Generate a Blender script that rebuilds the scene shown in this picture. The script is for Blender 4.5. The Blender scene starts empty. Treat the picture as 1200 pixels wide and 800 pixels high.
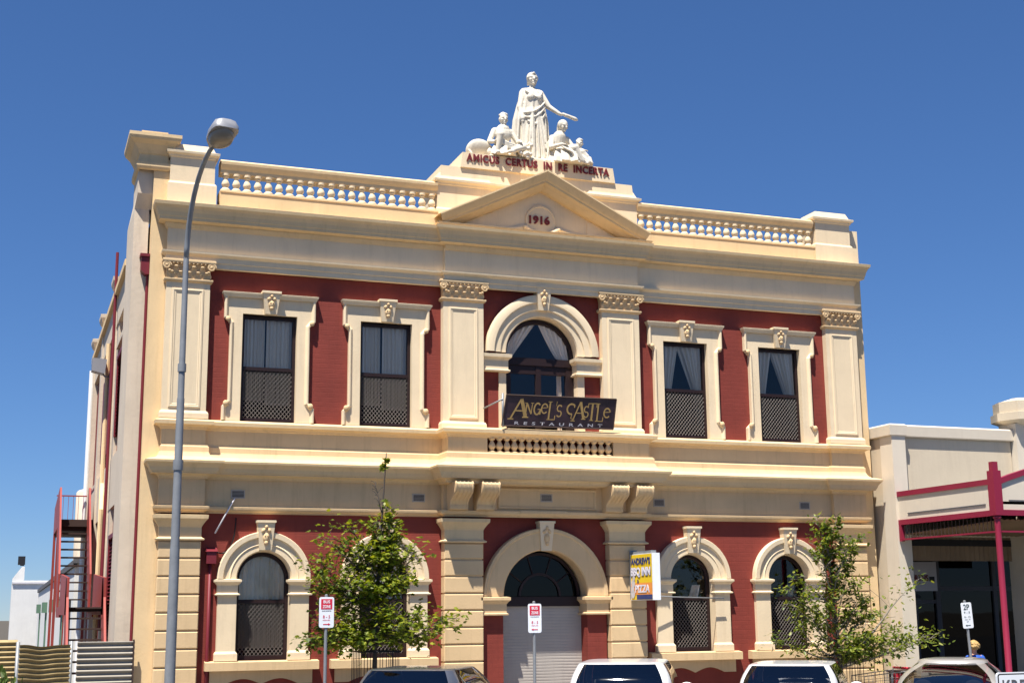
import bpy, bmesh, math, random
from math import sin, cos, pi, radians, sqrt
from mathutils import Vector, Matrix, Euler
random.seed(7)
SC = bpy.context.scene
COL = SC.collection

# ------------------------------------------------------------------ camera
def setup_camera():
    f, yaw, pit, rol = 1587.9, 0.35213, 0.19606, -0.0089757
    loc = Vector((-9.18, -23.40, 2.2))
    fw = Vector((sin(yaw)*cos(pit), cos(yaw)*cos(pit), sin(pit)))
    r = Vector((cos(yaw), -sin(yaw), 0)); u = r.cross(fw)
    R = r*cos(rol)+u*sin(rol); U = -r*sin(rol)+u*cos(rol)
    cd = bpy.data.cameras.new('camera'); co = bpy.data.objects.new('camera', cd); COL.objects.link(co)
    co.matrix_world = Matrix(((R.x, U.x, -fw.x, loc.x), (R.y, U.y, -fw.y, loc.y), (R.z, U.z, -fw.z, loc.z), (0, 0, 0, 1)))
    cd.sensor_width = 36; cd.lens = f/1200*36; cd.clip_start = .1; cd.clip_end = 3000
    SC.camera = co
setup_camera()

# ------------------------------------------------------------------ sky, sun, exposure
SUN_TO = Vector((-.275, -.315, 1.0)).normalized()
def setup_light():
    w = bpy.data.worlds.new('World'); SC.world = w; w.use_nodes = True
    nt = w.node_tree; bg = nt.nodes['Background']
    sky = nt.nodes.new('ShaderNodeTexSky'); sky.sky_type = 'NISHITA'; sky.sun_disc = False
    sky.sun_elevation = math.asin(SUN_TO.z); sky.sun_rotation = math.atan2(SUN_TO.x, SUN_TO.y)
    sky.altitude = 0; sky.air_density = 1.0; sky.dust_density = 0.0; sky.ozone_density = 10.0
    tc = nt.nodes.new('ShaderNodeTexCoord'); va = nt.nodes.new('ShaderNodeVectorMath'); va.inputs[1].default_value = (0, 0, .035)
    vn = nt.nodes.new('ShaderNodeVectorMath'); vn.operation = 'NORMALIZE'     # clear air: no dull band right at the horizon
    nt.links.new(tc.outputs['Generated'], va.inputs[0]); nt.links.new(va.outputs[0], vn.inputs[0]); nt.links.new(vn.outputs[0], sky.inputs[0])
    bw = nt.nodes.new('ShaderNodeRGBToBW'); mx = nt.nodes.new('ShaderNodeMix'); mx.data_type = 'RGBA'; mx.clamp_factor = False
    mx.inputs[0].default_value = 1.24        # the camera's stronger colour
    nt.links.new(sky.outputs[0], bw.inputs[0]); nt.links.new(bw.outputs[0], mx.inputs[6]); nt.links.new(sky.outputs[0], mx.inputs[7])
    tn = nt.nodes.new('ShaderNodeMix'); tn.data_type = 'RGBA'; tn.blend_type = 'MULTIPLY'; tn.inputs[0].default_value = 1; tn.inputs[7].default_value = (1.07, .97, 1.03, 1)
    nt.links.new(mx.outputs[2], tn.inputs[6]); nt.links.new(tn.outputs[2], bg.inputs[0]); bg.inputs[1].default_value = 0.052
    ld = bpy.data.lights.new('sun', 'SUN'); ld.energy = 5.0; ld.angle = radians(.53); ld.color = (1, .95, .87)
    lo = bpy.data.objects.new('sun', ld); COL.objects.link(lo)
    lo.rotation_euler = SUN_TO.to_track_quat('Z', 'Y').to_euler(); lo.location = (-20, -20, 40)
    SC.view_settings.view_transform = 'Standard'; SC.view_settings.look = 'None'
    SC.view_settings.exposure = 0.95; SC.view_settings.gamma = 1; SC.view_settings.use_curve_mapping = False
setup_light()

# ------------------------------------------------------------------ materials
def mat(name, col, rough=.8, metal=0, var=.06, vscale=1.5, bump=0, bscale=40, spec=.3, dirt=0, coat=0):
    m = bpy.data.materials.new(name); m.use_nodes = True; nt = m.node_tree; N = nt.nodes; L = nt.links
    b = N['Principled BSDF']; b.inputs['Roughness'].default_value = rough; b.inputs['Metallic'].default_value = metal
    b.inputs['Specular IOR Level'].default_value = spec
    if coat: b.inputs['Coat Weight'].default_value = coat; b.inputs['Coat Roughness'].default_value = .04
    tc = N.new('ShaderNodeTexCoord')
    n = N.new('ShaderNodeTexNoise'); n.inputs['Scale'].default_value = vscale; n.inputs['Detail'].default_value = 6; n.inputs['Roughness'].default_value = .65
    L.new(tc.outputs['Object'], n.inputs['Vector'])
    mr = N.new('ShaderNodeMapRange'); mr.inputs[1].default_value = .3; mr.inputs[2].default_value = .7
    mr.inputs[3].default_value = 1-var; mr.inputs[4].default_value = 1+var
    L.new(n.outputs[0], mr.inputs[0])
    mx = N.new('ShaderNodeMix'); mx.data_type = 'RGBA'; mx.blend_type = 'MULTIPLY'; mx.inputs[0].default_value = 1
    mx.inputs[6].default_value = (*col, 1); L.new(mr.outputs[0], mx.inputs[7])
    out = mx.outputs[2]
    if dirt:
        # vertical run-off streaks and grime: noise stretched in height
        mp = N.new('ShaderNodeMapping'); mp.inputs['Scale'].default_value = (5, 5, .45); L.new(tc.outputs['Object'], mp.inputs[0])
        n2 = N.new('ShaderNodeTexNoise'); n2.inputs['Scale'].default_value = 1.6; n2.inputs['Detail'].default_value = 8; n2.inputs['Roughness'].default_value = .7
        L.new(mp.outputs[0], n2.inputs['Vector'])
        m2 = N.new('ShaderNodeMapRange'); m2.inputs[1].default_value = .52; m2.inputs[2].default_value = .8; m2.inputs[3].default_value = 0; m2.inputs[4].default_value = dirt
        L.new(n2.outputs[0], m2.inputs[0])
        mx2 = N.new('ShaderNodeMix'); mx2.data_type = 'RGBA'; L.new(m2.outputs[0], mx2.inputs[0]); L.new(out, mx2.inputs[6])
        mx2.inputs[7].default_value = (col[0]*.45, col[1]*.42, col[2]*.4, 1); out = mx2.outputs[2]
    L.new(out, b.inputs['Base Color'])
    if bump:
        n3 = N.new('ShaderNodeTexNoise'); n3.inputs['Scale'].default_value = bscale; n3.inputs['Detail'].default_value = 5
        L.new(tc.outputs['Object'], n3.inputs['Vector'])
        bp = N.new('ShaderNodeBump'); bp.inputs['Strength'].default_value = bump; bp.inputs['Distance'].default_value = .01
        L.new(n3.outputs[0], bp.inputs['Height']); L.new(bp.outputs[0], b.inputs['Normal'])
    return m

def brick_paint(name, col):
    m = mat(name, col, rough=.75, var=.16, vscale=1.1, dirt=.35); nt = m.node_tree; N = nt.nodes; L = nt.links; b = N['Principled BSDF']
    geo = N.new('ShaderNodeNewGeometry'); sx = N.new('ShaderNodeSeparateXYZ'); L.new(geo.outputs['Position'], sx.inputs[0])
    ad = N.new('ShaderNodeMath'); L.new(sx.outputs[0], ad.inputs[0]); L.new(sx.outputs[1], ad.inputs[1])
    cx = N.new('ShaderNodeCombineXYZ'); L.new(ad.outputs[0], cx.inputs[0]); L.new(sx.outputs[2], cx.inputs[1])
    br = N.new('ShaderNodeTexBrick'); br.inputs['Scale'].default_value = 1
    br.inputs['Brick Width'].default_value = .24; br.inputs['Row Height'].default_value = .086; br.inputs['Mortar Size'].default_value = .008
    br.inputs['Mortar Smooth'].default_value = .6
    br.inputs['Color1'].default_value = (1, 1, 1, 1); br.inputs['Color2'].default_value = (.8, .8, .8, 1); br.inputs['Mortar'].default_value = (0, 0, 0, 1)
    nz = N.new('ShaderNodeTexNoise'); nz.inputs['Scale'].default_value = 9; nz.inputs['Detail'].default_value = 5
    mixh = N.new('ShaderNodeMath'); mixh.operation = 'MULTIPLY_ADD'; L.new(nz.outputs[0], mixh.inputs[0]); mixh.inputs[1].default_value = 1.3
    L.new(geo.outputs['Position'], nz.inputs['Vector'])
    L.new(cx.outputs[0], br.inputs['Vector']); L.new(br.outputs['Color'], mixh.inputs[2])
    bp = N.new('ShaderNodeBump'); bp.inputs['Strength'].default_value = .24; bp.inputs['Distance'].default_value = .006
    L.new(mixh.outputs[0], bp.inputs['Height']); L.new(bp.outputs[0], b.inputs['Normal'])
    return m

def glass_mat(name, tint=(.9, .93, .95), gloss=1.0, ior=1.5):
    m = bpy.data.materials.new(name); m.use_nodes = True; nt = m.node_tree; N = nt.nodes; L = nt.links
    N.remove(N['Principled BSDF']); o = N['Material Output']
    t = N.new('ShaderNodeBsdfTransparent'); t.inputs[0].default_value = (*tint, 1)
    g = N.new('ShaderNodeBsdfGlossy'); g.inputs['Roughness'].default_value = .015; g.inputs[0].default_value = (gloss, gloss, gloss, 1)
    fr = N.new('ShaderNodeFresnel'); fr.inputs[0].default_value = ior
    nz = N.new('ShaderNodeTexNoise'); nz.inputs['Scale'].default_value = 1.2
    bp = N.new('ShaderNodeBump'); bp.inputs['Strength'].default_value = .05; bp.inputs['Distance'].default_value = .02
    tc = N.new('ShaderNodeTexCoord'); L.new(tc.outputs['Object'], nz.inputs['Vector']); L.new(nz.outputs[0], bp.inputs['Height']); L.new(bp.outputs[0], g.inputs['Normal'])
    mx = N.new('ShaderNodeMixShader'); L.new(fr.outputs[0], mx.inputs[0]); L.new(t.outputs[0], mx.inputs[1]); L.new(g.outputs[0], mx.inputs[2]); L.new(mx.outputs[0], o.inputs[0])
    return m

def cloth_mat(name, col, tr=.35, alpha=0):
    m = bpy.data.materials.new(name); m.use_nodes = True; nt = m.node_tree; N = nt.nodes; L = nt.links
    N.remove(N['Principled BSDF']); o = N['Material Output']
    d = N.new('ShaderNodeBsdfDiffuse'); d.inputs[0].default_value = (*col, 1); t = N.new('ShaderNodeBsdfTranslucent'); t.inputs[0].default_value = (*col, 1)
    mx = N.new('ShaderNodeMixShader'); mx.inputs[0].default_value = tr; L.new(d.outputs[0], mx.inputs[1]); L.new(t.outputs[0], mx.inputs[2])
    if alpha:
        tp = N.new('ShaderNodeBsdfTransparent'); m2 = N.new('ShaderNodeMixShader'); m2.inputs[0].default_value = alpha
        L.new(mx.outputs[0], m2.inputs[1]); L.new(tp.outputs[0], m2.inputs[2]); L.new(m2.outputs[0], o.inputs[0])
    else: L.new(mx.outputs[0], o.inputs[0])
    return m

def leaf_mat(name, c1, c2, c3):
    m = bpy.data.materials.new(name); m.use_nodes = True; nt = m.node_tree; N = nt.nodes; L = nt.links
    N.remove(N['Principled BSDF']); o = N['Material Output']
    geo = N.new('ShaderNodeNewGeometry'); cr = N.new('ShaderNodeValToRGB')
    cr.color_ramp.elements[0].color = (*c1, 1); cr.color_ramp.elements[1].color = (*c3, 1)
    e = cr.color_ramp.elements.new(.55); e.color = (*c2, 1)
    L.new(geo.outputs['Random Per Island'], cr.inputs[0])
    d = N.new('ShaderNodeBsdfPrincipled'); d.inputs['Roughness'].default_value = .45; d.inputs['Specular IOR Level'].default_value = .35
    t = N.new('ShaderNodeBsdfTranslucent'); mul = N.new('ShaderNodeMix'); mul.data_type = 'RGBA'; mul.blend_type = 'MULTIPLY'; mul.inputs[0].default_value = 1
    mul.inputs[7].default_value = (1.6, 1.5, .5, 1); L.new(cr.outputs[0], mul.inputs[6]); L.new(mul.outputs[2], t.inputs[0])
    L.new(cr.outputs[0], d.inputs['Base Color'])
    mx = N.new('ShaderNodeMixShader'); mx.inputs[0].default_value = .35; L.new(d.outputs[0], mx.inputs[1]); L.new(t.outputs[0], mx.inputs[2]); L.new(mx.outputs[0], o.inputs[0])
    return m

M = {}
M['cream'] = mat('cream_paint', (.71, .52, .29), .8, bump=.2, bscale=30, var=.07, dirt=.34)
M['tan'] = mat('tan_cream_paint', (.66, .47, .26), .8, bump=.2, bscale=30, var=.07, dirt=.38)
M['pale'] = mat('pale_cream_paint', (.76, .61, .405), .8, bump=.18, bscale=30, var=.06, dirt=.26)
M['stucco'] = mat('painted_stucco', (.62, .52, .40), .85, bump=.3, bscale=14, var=.07, dirt=.35)
M['red'] = brick_paint('maroon_painted_brick', (.212, .038, .026))
M['maroon'] = mat('maroon_gloss_paint', (.17, .02, .028), .5, var=.08)
M['letter'] = mat('maroon_lettering', (.17, .022, .026), .6)
M['frame'] = mat('dark_timber', (.020, .009, .009), .5, var=.15)
M['dark'] = mat('dark_interior', (.018, .017, .018), .9)
M['glass'] = glass_mat('window_glass', (.98, .98, .98))
M['darkglass'] = glass_mat('tinted_glass', (.12, .125, .13), .45)
M['carglass'] = glass_mat('car_glass', (.30, .32, .36), 1.0, 1.95)
M['curtain'] = cloth_mat('sheer_curtain', (.95, .82, .66), .06)
M['grille'] = mat('aluminium_mesh', (.165, .145, .13), .5, metal=.2)
M['flymesh'] = cloth_mat('dark_insect_screen', (.014, .012, .012), .2, .33)
M['roller'] = mat('roller_shutter', (.40, .36, .32), .5, metal=.0, var=.08, dirt=.25)
M['statue'] = mat('white_painted_plaster', (.66, .60, .49), .6, bump=.2, bscale=25, var=.07, dirt=.5)
M['galv'] = mat('galvanised_steel', (.25, .26, .27), .5, metal=.25, var=.12, vscale=6)
M['lamp'] = mat('lamp_housing', (.36, .36, .37), .4, metal=.4)
M['lampglass'] = mat('lamp_bowl', (.24, .20, .15), .25, spec=.6)
M['white'] = mat('white_paint', (.80, .80, .80), .45)
M['signwhite'] = mat('sign_white', (.82, .84, .86), .35)
M['signred'] = mat('sign_red', (.62, .03, .06), .4)
M['black'] = mat('black_paint', (.012, .012, .014), .5)
M['signgreen'] = mat('sign_dark_green', (.03, .055, .045), .5)
M['yellow'] = mat('sign_yellow', (.80, .55, .02), .5, dirt=.15)
M['orange'] = mat('sign_orange', (.80, .30, .06), .5)
M['navy'] = mat('sign_navy', (.02, .04, .16), .5)
M['lilac'] = mat('sign_lilac', (.70, .68, .76), .5)
M['board'] = mat('dark_signboard', (.040, .022, .028), .35, var=.5, vscale=5, spec=.5)
M['gold'] = mat('gold_lettering', (.46, .30, .11), .45, metal=.2, var=.15, vscale=12)
M['dullwhite'] = mat('worn_white', (.52, .50, .52), .6)
M['steelred'] = mat('red_oxide_steel', (.30, .052, .04), .5, var=.14, dirt=.3)
M['neigh'] = mat('beige_render', (.58, .49, .36), .85, bump=.2, bscale=18, var=.04, dirt=.2)
M['neighpale'] = mat('pale_beige_paint', (.66, .58, .46), .7, var=.04, dirt=.15)
M['burgundy'] = mat('burgundy_paint', (.25, .018, .045), .45, var=.06)
M['soffit'] = mat('brown_soffit', (.20, .14, .085), .7, var=.15)
M['wb'] = mat('white_render', (.72, .71, .68), .85, var=.05, dirt=.2)
M['greenpaint'] = mat('faded_green_paint', (.10, .18, .12), .6)
M['cyellow'] = mat('yellowed_corrugated_iron', (.34, .25, .115), .55, metal=.15, var=.2, dirt=.6)
M['cgrey'] = mat('grey_corrugated_iron', (.32, .285, .235), .5, metal=.2, var=.14, dirt=.5)
M['asphalt'] = mat('asphalt', (.05, .049, .048), .9, bump=.5, bscale=90, var=.2)
M['paving'] = mat('concrete_paving', (.20, .185, .16), .9, bump=.3, bscale=50, var=.12, dirt=.3)
M['kerb'] = mat('concrete_kerb', (.40, .38, .35), .9, var=.1)
M['earth'] = mat('dry_earth', (.075, .065, .05), .95, bump=.5, bscale=12, var=.2)
M['bark'] = mat('bark', (.075, .058, .048), .9, bump=.6, bscale=40, var=.3)
M['twig'] = mat('pale_twig', (.22, .19, .15), .9, var=.2)
M['leafA'] = leaf_mat('maple_leaf', (.05, .085, .008), (.15, .20, .016), (.30, .31, .035))
M['leafB'] = leaf_mat('young_leaf', (.045, .08, .012), (.13, .175, .022), (.27, .29, .045))
M['weed'] = leaf_mat('weed_leaf', (.03, .06, .012), (.06, .10, .02), (.10, .14, .03))
M['tyre'] = mat('tyre_rubber', (.015, .015, .015), .9)
M['rim'] = mat('alloy_rim', (.5, .5, .5), .35, metal=.8)
M['carsilver'] = mat('silver_car_paint', (.13, .14, .165), .3, metal=.5, var=.02, coat=.8)
M['carwhite'] = mat('white_car_paint', (.78, .78, .79), .3, var=.01, coat=.8)
M['carblue'] = mat('dark_blue_car_paint', (.02, .026, .055), .3, metal=.3, var=.02, coat=1)
M['cargrey'] = mat('grey_car_paint', (.40, .38, .345), .33, metal=.3, var=.02, coat=.8)
M['taillight'] = mat('red_lens', (.35, .01, .012), .2, spec=.6)
M['headlight'] = mat('clear_lens', (.6, .6, .6), .15, spec=.6)
M['seat'] = mat('grey_seat_cloth', (.10, .10, .11), .9)
M['skin'] = mat('skin', (.50, .26, .18), .6)
M['hair'] = mat('blonde_hair', (.42, .27, .10), .6, var=.3, vscale=30)
M['bluecloth'] = mat('blue_cloth', (.03, .10, .42), .85)
M['greycloth'] = mat('grey_cloth', (.10, .10, .12), .85)
M['concrete'] = mat('weathered_concrete', (.46, .40, .33), .9, var=.1, dirt=.3)
M['trolley'] = mat('chromed_wire', (.50, .50, .50), .3, metal=.7)
M['bin'] = mat('dark_brown_timber', (.05, .03, .024), .7, var=.2)

# ------------------------------------------------------------------ mesh helpers
class MB:
    def __init__(s): s.v = []; s.f = []
    def add(s, vs, fs):
        o = len(s.v); s.v += [tuple(v) for v in vs]; s.f += [tuple(i+o for i in f) for f in fs]; return s
    def box(s, x0, x1, y0, y1, z0, z1):
        return s.add([(x0,y0,z0),(x1,y0,z0),(x1,y1,z0),(x0,y1,z0),(x0,y0,z1),(x1,y0,z1),(x1,y1,z1),(x0,y1,z1)],
                     [(0,3,2,1),(4,5,6,7),(0,1,5,4),(1,2,6,5),(2,3,7,6),(3,0,4,7)])
    def bevbox(s, x0, x1, y0, y1, z0, z1, b=.01):
        # front (-y) face bevelled
        return s.add([(x0,y1,z0),(x1,y1,z0),(x1,y1,z1),(x0,y1,z1),(x0,y0+b,z0),(x1,y0+b,z0),(x1,y0+b,z1),(x0,y0+b,z1),
                      (x0+b,y0,z0+b),(x1-b,y0,z0+b),(x1-b,y0,z1-b),(x0+b,y0,z1-b)],
                     [(3,2,1,0),(0,1,5,4),(1,2,6,5),(2,3,7,6),(3,0,4,7),(4,5,9,8),(5,6,10,9),(6,7,11,10),(7,4,8,11),(8,9,10,11)])
    def prism_y(s, pts, y0, y1):
        # polygon in XZ (counter-clockwise seen from -Y), extruded y0 (front) .. y1
        n = len(pts); vs = [(x, y0, z) for x, z in pts]+[(x, y1, z) for x, z in pts]
        fs = [tuple(range(n)), tuple(range(2*n-1, n-1, -1))]+[(i, n+i, n+(i+1) % n, (i+1) % n) for i in range(n)]
        return s.add(vs, fs)
    def prism_x(s, pts, x0, x1):
        n = len(pts); vs = [(x0, y, z) for y, z in pts]+[(x1, y, z) for y, z in pts]
        fs = [tuple(range(n-1, -1, -1)), tuple(range(n, 2*n))]+[(i, (i+1) % n, n+(i+1) % n, n+i) for i in range(n)]
        return s.add(vs, fs)
    def grid(s, P, closed=False):
        # P: list of rows of points
        m = len(P); n = len(P[0]); vs = [p for r in P for p in r]
        fs = [(i*n+j, i*n+(j+1) % n, (i+1)*n+(j+1) % n, (i+1)*n+j) for i in range(m-1) for j in range(n if closed else n-1)]
        return s.add(vs, fs)
    def tube(s, pts, r, n=8, caps=True, rs=None):
        pts = [Vector(p) for p in pts]; rows = []
        up = None
        for i, p in enumerate(pts):
            d = (pts[min(i+1, len(pts)-1)]-pts[max(i-1, 0)]).normalized()
            if up is None:
                up = Vector((0, 0, 1)) if abs(d.z) < .9 else Vector((0, 1, 0))
            a = d.cross(up).normalized(); b = a.cross(d).normalized(); up = b
            rr = rs[i] if rs else r
            rows.append([p+a*rr*cos(2*pi*k/n)+b*rr*sin(2*pi*k/n) for k in range(n)])
        s.grid(rows, True)
        if caps:
            o = len(s.v)-len(pts)*n
            s.f.append(tuple(o+k for k in range(n-1, -1, -1))); s.f.append(tuple(o+(len(pts)-1)*n+k for k in range(n)))
        return s
    def lathe(s, prof, c=(0, 0, 0), n=16, caps=True):
        rows = [[(c[0]+r*cos(2*pi*k/n), c[1]+r*sin(2*pi*k/n), c[2]+z) for k in range(n)] for r, z in prof]
        s.grid(rows, True)
        if caps:
            o = len(s.v)-len(prof)*n
            s.f.append(tuple(o+k for k in range(n-1, -1, -1))); s.f.append(tuple(o+(len(prof)-1)*n+k for k in range(n)))
        return s
    def ell(s, c, r, n=14, m=9, rot=None):
        rows = []
        for i in range(m+1):
            t = pi*i/m; rows.append([Vector((r[0]*sin(t)*cos(2*pi*k/n), r[1]*sin(t)*sin(2*pi*k/n), -r[2]*cos(t))) for k in range(n)])
        rows[0] = [Vector((r[0]*.01*cos(2*pi*k/n), r[1]*.01*sin(2*pi*k/n), -r[2])) for k in range(n)]
        rows[-1] = [Vector((r[0]*.01*cos(2*pi*k/n), r[1]*.01*sin(2*pi*k/n), r[2])) for k in range(n)]
        R = rot.to_matrix() if rot else Matrix.Identity(3)
        s.grid([[R @ p+Vector(c) for p in row] for row in rows], True)
        o = len(s.v)-len(rows)*n
        s.f.append(tuple(o+k for k in range(n-1, -1, -1))); s.f.append(tuple(o+m*n+k for k in range(n)))
        return s
    def caps(s, p0, r0, p1, r1, n=12):
        # tapered limb with rounded ends
        p0 = Vector(p0); p1 = Vector(p1); d = (p1-p0); L = d.length; d = d/L
        pts = []; rs = []
        for k in range(4): a = pi/2*(1-k/4); pts.append(p0-d*r0*sin(a)*.98); rs.append(max(r0*cos(a), r0*.08))
        pts.append(p0); rs.append(r0); pts.append(p1); rs.append(r1)
        for k in range(1, 5): a = pi/2*k/4; pts.append(p1+d*r1*sin(a)*.98); rs.append(max(r1*cos(a), r1*.08))
        return s.tube(pts, 0, n, True, rs)
    def sweep(s, path, prof, capped=True):
        # horizontal moulding: path in plan (x,y), outward = right-hand side; prof = [(out, z)...]
        n = len(path); off = []
        for i in range(n):
            p = Vector(path[i])
            d0 = (p-Vector(path[i-1])).normalized() if i > 0 else None
            d1 = (Vector(path[i+1])-p).normalized() if i < n-1 else None
            if d0 is None: d0 = d1
            if d1 is None: d1 = d0
            n0 = Vector((d0.y, -d0.x)); n1 = Vector((d1.y, -d1.x))
            off.append((n0+n1)/(1+n0.dot(n1)))
        rows = [[(path[i][0]+off[i].x*o, path[i][1]+off[i].y*o, z) for i in range(n)] for o, z in prof]
        s.grid(rows)
        if capped:
            o = len(s.v)-len(prof)*n
            s.f.append(tuple(o+k*n for k in range(len(prof)))); s.f.append(tuple(o+k*n+n-1 for k in range(len(prof)-1, -1, -1)))
        return s
    def sweep_xz(s, path, prof, closed=False):
        # moulding on a wall face: path in (x,z), prof = [(offset to the left of travel, y)...]
        n = len(path); off = []
        for i in range(n):
            p = Vector(path[i])
            d0 = (p-Vector(path[i-1])).normalized() if (i > 0 or closed) else None
            d1 = (Vector(path[(i+1) % n])-p).normalized() if (i < n-1 or closed) else None
            if d0 is None: d0 = d1
            if d1 is None: d1 = d0
            n0 = Vector((-d0.y, d0.x)); n1 = Vector((-d1.y, d1.x))
            off.append((n0+n1)/max(.3, 1+n0.dot(n1)))
        rows = [[(path[i][0]+off[i].x*o, y, path[i][1]+off[i].y*o) for i in range(n)] for o, y in prof]
        s.grid(rows, closed); return s
    def arch(s, cx, zs, prof, a0=0., a1=pi, n=28, legz=None):
        # ring of profile [(r, y)...] round a half circle; optional straight legs to legz
        rows = []
        for r, y in prof:
            row = []
            if legz is not None: row.append((cx+r, y, legz))
            for k in range(n+1):
                a = a0+(a1-a0)*k/n; row.append((cx+r*cos(a), y, zs+r*sin(a)))
            if legz is not None: row.append((cx-r, y, legz))
            rows.append(row)
        return s.grid(rows)
    def build(s, name, m, parent=None, smooth=False, angle=None):
        me = bpy.data.meshes.new(name); me.from_pydata(s.v, [], s.f); me.validate()
        bm = bmesh.new(); bm.from_mesh(me); bmesh.ops.recalc_face_normals(bm, faces=bm.faces); bm.to_mesh(me); bm.free()
        ms = m if isinstance(m, (list, tuple)) else [m]
        for k in ms: me.materials.append(M[k] if isinstance(k, str) else k)
        if smooth:
            for p in me.polygons: p.use_smooth = True
            if angle is not None: me.set_sharp_from_angle(angle=radians(angle))
        return link(name, me, parent)

def link(name, me, parent=None):
    o = bpy.data.objects.new(name, me); COL.objects.link(o)
    if parent: o.parent = parent
    return o
def tag(o, label=None, cat=None, group=None, kind=None):
    if label: o['label'] = label
    if cat: o['category'] = cat
    if group: o['group'] = group
    if kind: o['kind'] = kind
    return o
def thing(name, label, cat, loc=(0, 0, 0), rz=0, group=None):
    o = bpy.data.objects.new(name, None); COL.objects.link(o); o.location = loc; o.rotation_euler = (0, 0, rz); o.empty_display_size = .2
    return tag(o, label, cat, group)
def dup(o, parent=None):
    c = o.copy(); COL.objects.link(c)
    if parent: c.parent = parent
    for ch in list(o.children): dup(ch, c)
    return c
def text_mesh(body, width=None, height=None, ext=.008, bold=0., spacing=1.0):
    cu = bpy.data.curves.new('lettering', 'FONT'); cu.body = body; cu.size = 1; cu.extrude = ext; cu.offset = bold; cu.space_character = spacing
    cu.align_x = 'CENTER'; cu.resolution_u = 3
    o = bpy.data.objects.new('lettering', cu); COL.objects.link(o)
    dg = bpy.context.evaluated_depsgraph_get(); me = bpy.data.meshes.new_from_object(o.evaluated_get(dg)); bpy.data.objects.remove(o)
    xs = [v.co.x for v in me.vertices]; ys = [v.co.y for v in me.vertices]
    w = max(xs)-min(xs); h = max(ys)-min(ys); sx = width/w if width else None; sy = height/h if height else None
    sx = sx or sy; sy = sy or sx; mx = (max(xs)+min(xs))/2; my = (max(ys)+min(ys))/2
    for v in me.vertices: v.co.x = (v.co.x-mx)*sx; v.co.y = (v.co.y-my)*sy
    return me
def text(name, body, m, parent, loc, rot=(pi/2, 0, 0), **kw):
    me = text_mesh(body, **kw); me.transform(Matrix.Translation(loc) @ Euler(rot).to_matrix().to_4x4())
    me.materials.clear(); me.materials.append(M[m]); me.name = name
    return link(name, me, parent)
# ------------------------------------------------------------------ ground
def structure(o): o['kind'] = 'structure'; return o
def sheet(name, pts, z, m):
    return structure(MB().add([(x, y, z) for x, y in pts], [tuple(range(len(pts)))]).build(name, m))
sheet('ground', [(-400, -400), (400, -400), (400, 600), (-400, 600)], -.012, 'earth')
sheet('road', [(-300, -60), (300, -60), (300, -3.55), (-300, -3.55)], -.004, 'asphalt')
structure(MB().box(-60, 60, -3.4, -.02, -.1, .118).build('footpath', 'paving'))
structure(MB().add(*[[(-60,-3.55,-.1),(-60,-3.55,.10),(-60,-3.52,.12),(-60,-3.402,.12),(-60,-3.402,-.1),(60,-3.55,-.1),(60,-3.55,.10),(60,-3.52,.12),(60,-3.402,.12),(60,-3.402,-.1)],
    [(0,1,6,5),(1,2,7,6),(2,3,8,7),(3,4,9,8)]]).build('kerb', 'kerb'))
mk = MB()
for k in range(-5, 8):
    x = k*3.3-1.2; a = radians(37); dx, dy = sin(a), cos(a); px, py = cos(a)*.05, -sin(a)*.05
    p0 = (x, -3.6); p1 = (x-dx*5.0, -3.6-dy*5.0)
    mk.add([(p0[0]-px, p0[1]-py, .002), (p0[0]+px, p0[1]+py, .002), (p1[0]+px, p1[1]+py, .002), (p1[0]-px, p1[1]-py, .002)], [(0, 1, 2, 3)])
structure(mk.build('parking_bay_markings', 'white'))

# ------------------------------------------------------------------ the two-storey building
B = thing('corner_building', 'two-storey cream and maroon building with balustraded parapet and pediment dated 1916', 'building')
YB = 12.4   # depth

def wall_openings(mb, x0, x1, z0, z1, ops, y=0.0, dep=.26):
    # front sheet with reveals; ops = [(cx, half, zbot, zspring, arched)]
    def q(a, b, c, d): mb.add([a, b, c, d], [(0, 1, 2, 3)])
    cur = x0
    for cx, h, zb, zs, ar in sorted(ops):
        l, r = cx-h, cx+h
        q((cur, y, z0), (l, y, z0), (l, y, z1), (cur, y, z1)); cur = r
        if zb > z0+.001: q((l, y, z0), (r, y, z0), (r, y, zb), (l, y, zb))
        if ar: top = [(cx-h*cos(pi*k/24), zs+h*sin(pi*k/24)) for k in range(25)]
        else: top = [(l, zs), (r, zs)]
        for a, b in zip(top, top[1:]): q((a[0], y, a[1]), (b[0], y, b[1]), (b[0], y, z1), (a[0], y, z1))
        loop = [(l, zb)]+top+[(r, zb)]
        for a, b in zip(loop, loop[1:]+loop[:1]): q((a[0], y, a[1]), (b[0], y, b[1]), (b[0], y+dep, b[1]), (a[0], y+dep, a[1]))
    q((cur, y, z0), (x1, y, z0), (x1, y, z1), (cur, y, z1))

GW = (-5.12, -3.01, 3.01, 5.12); UW = (-5.13, -3.02, 3.02, 5.13)
w = MB(); wall_openings(w, -6.87, 6.87, .1, 3.92, [(c, .485, 1.40, 2.77, True) for c in GW]+[(0, .90, .1, 2.46, True)])
w.build('wall', 'red', B)
w = MB(); wall_openings(w, -6.90, 6.90, 5.0, 8.12, [(c, .50, 5.45, 7.34, False) for c in UW]+[(0, .78, 5.30, 6.90, True)])
w.build('wall', 'red', B)
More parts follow.
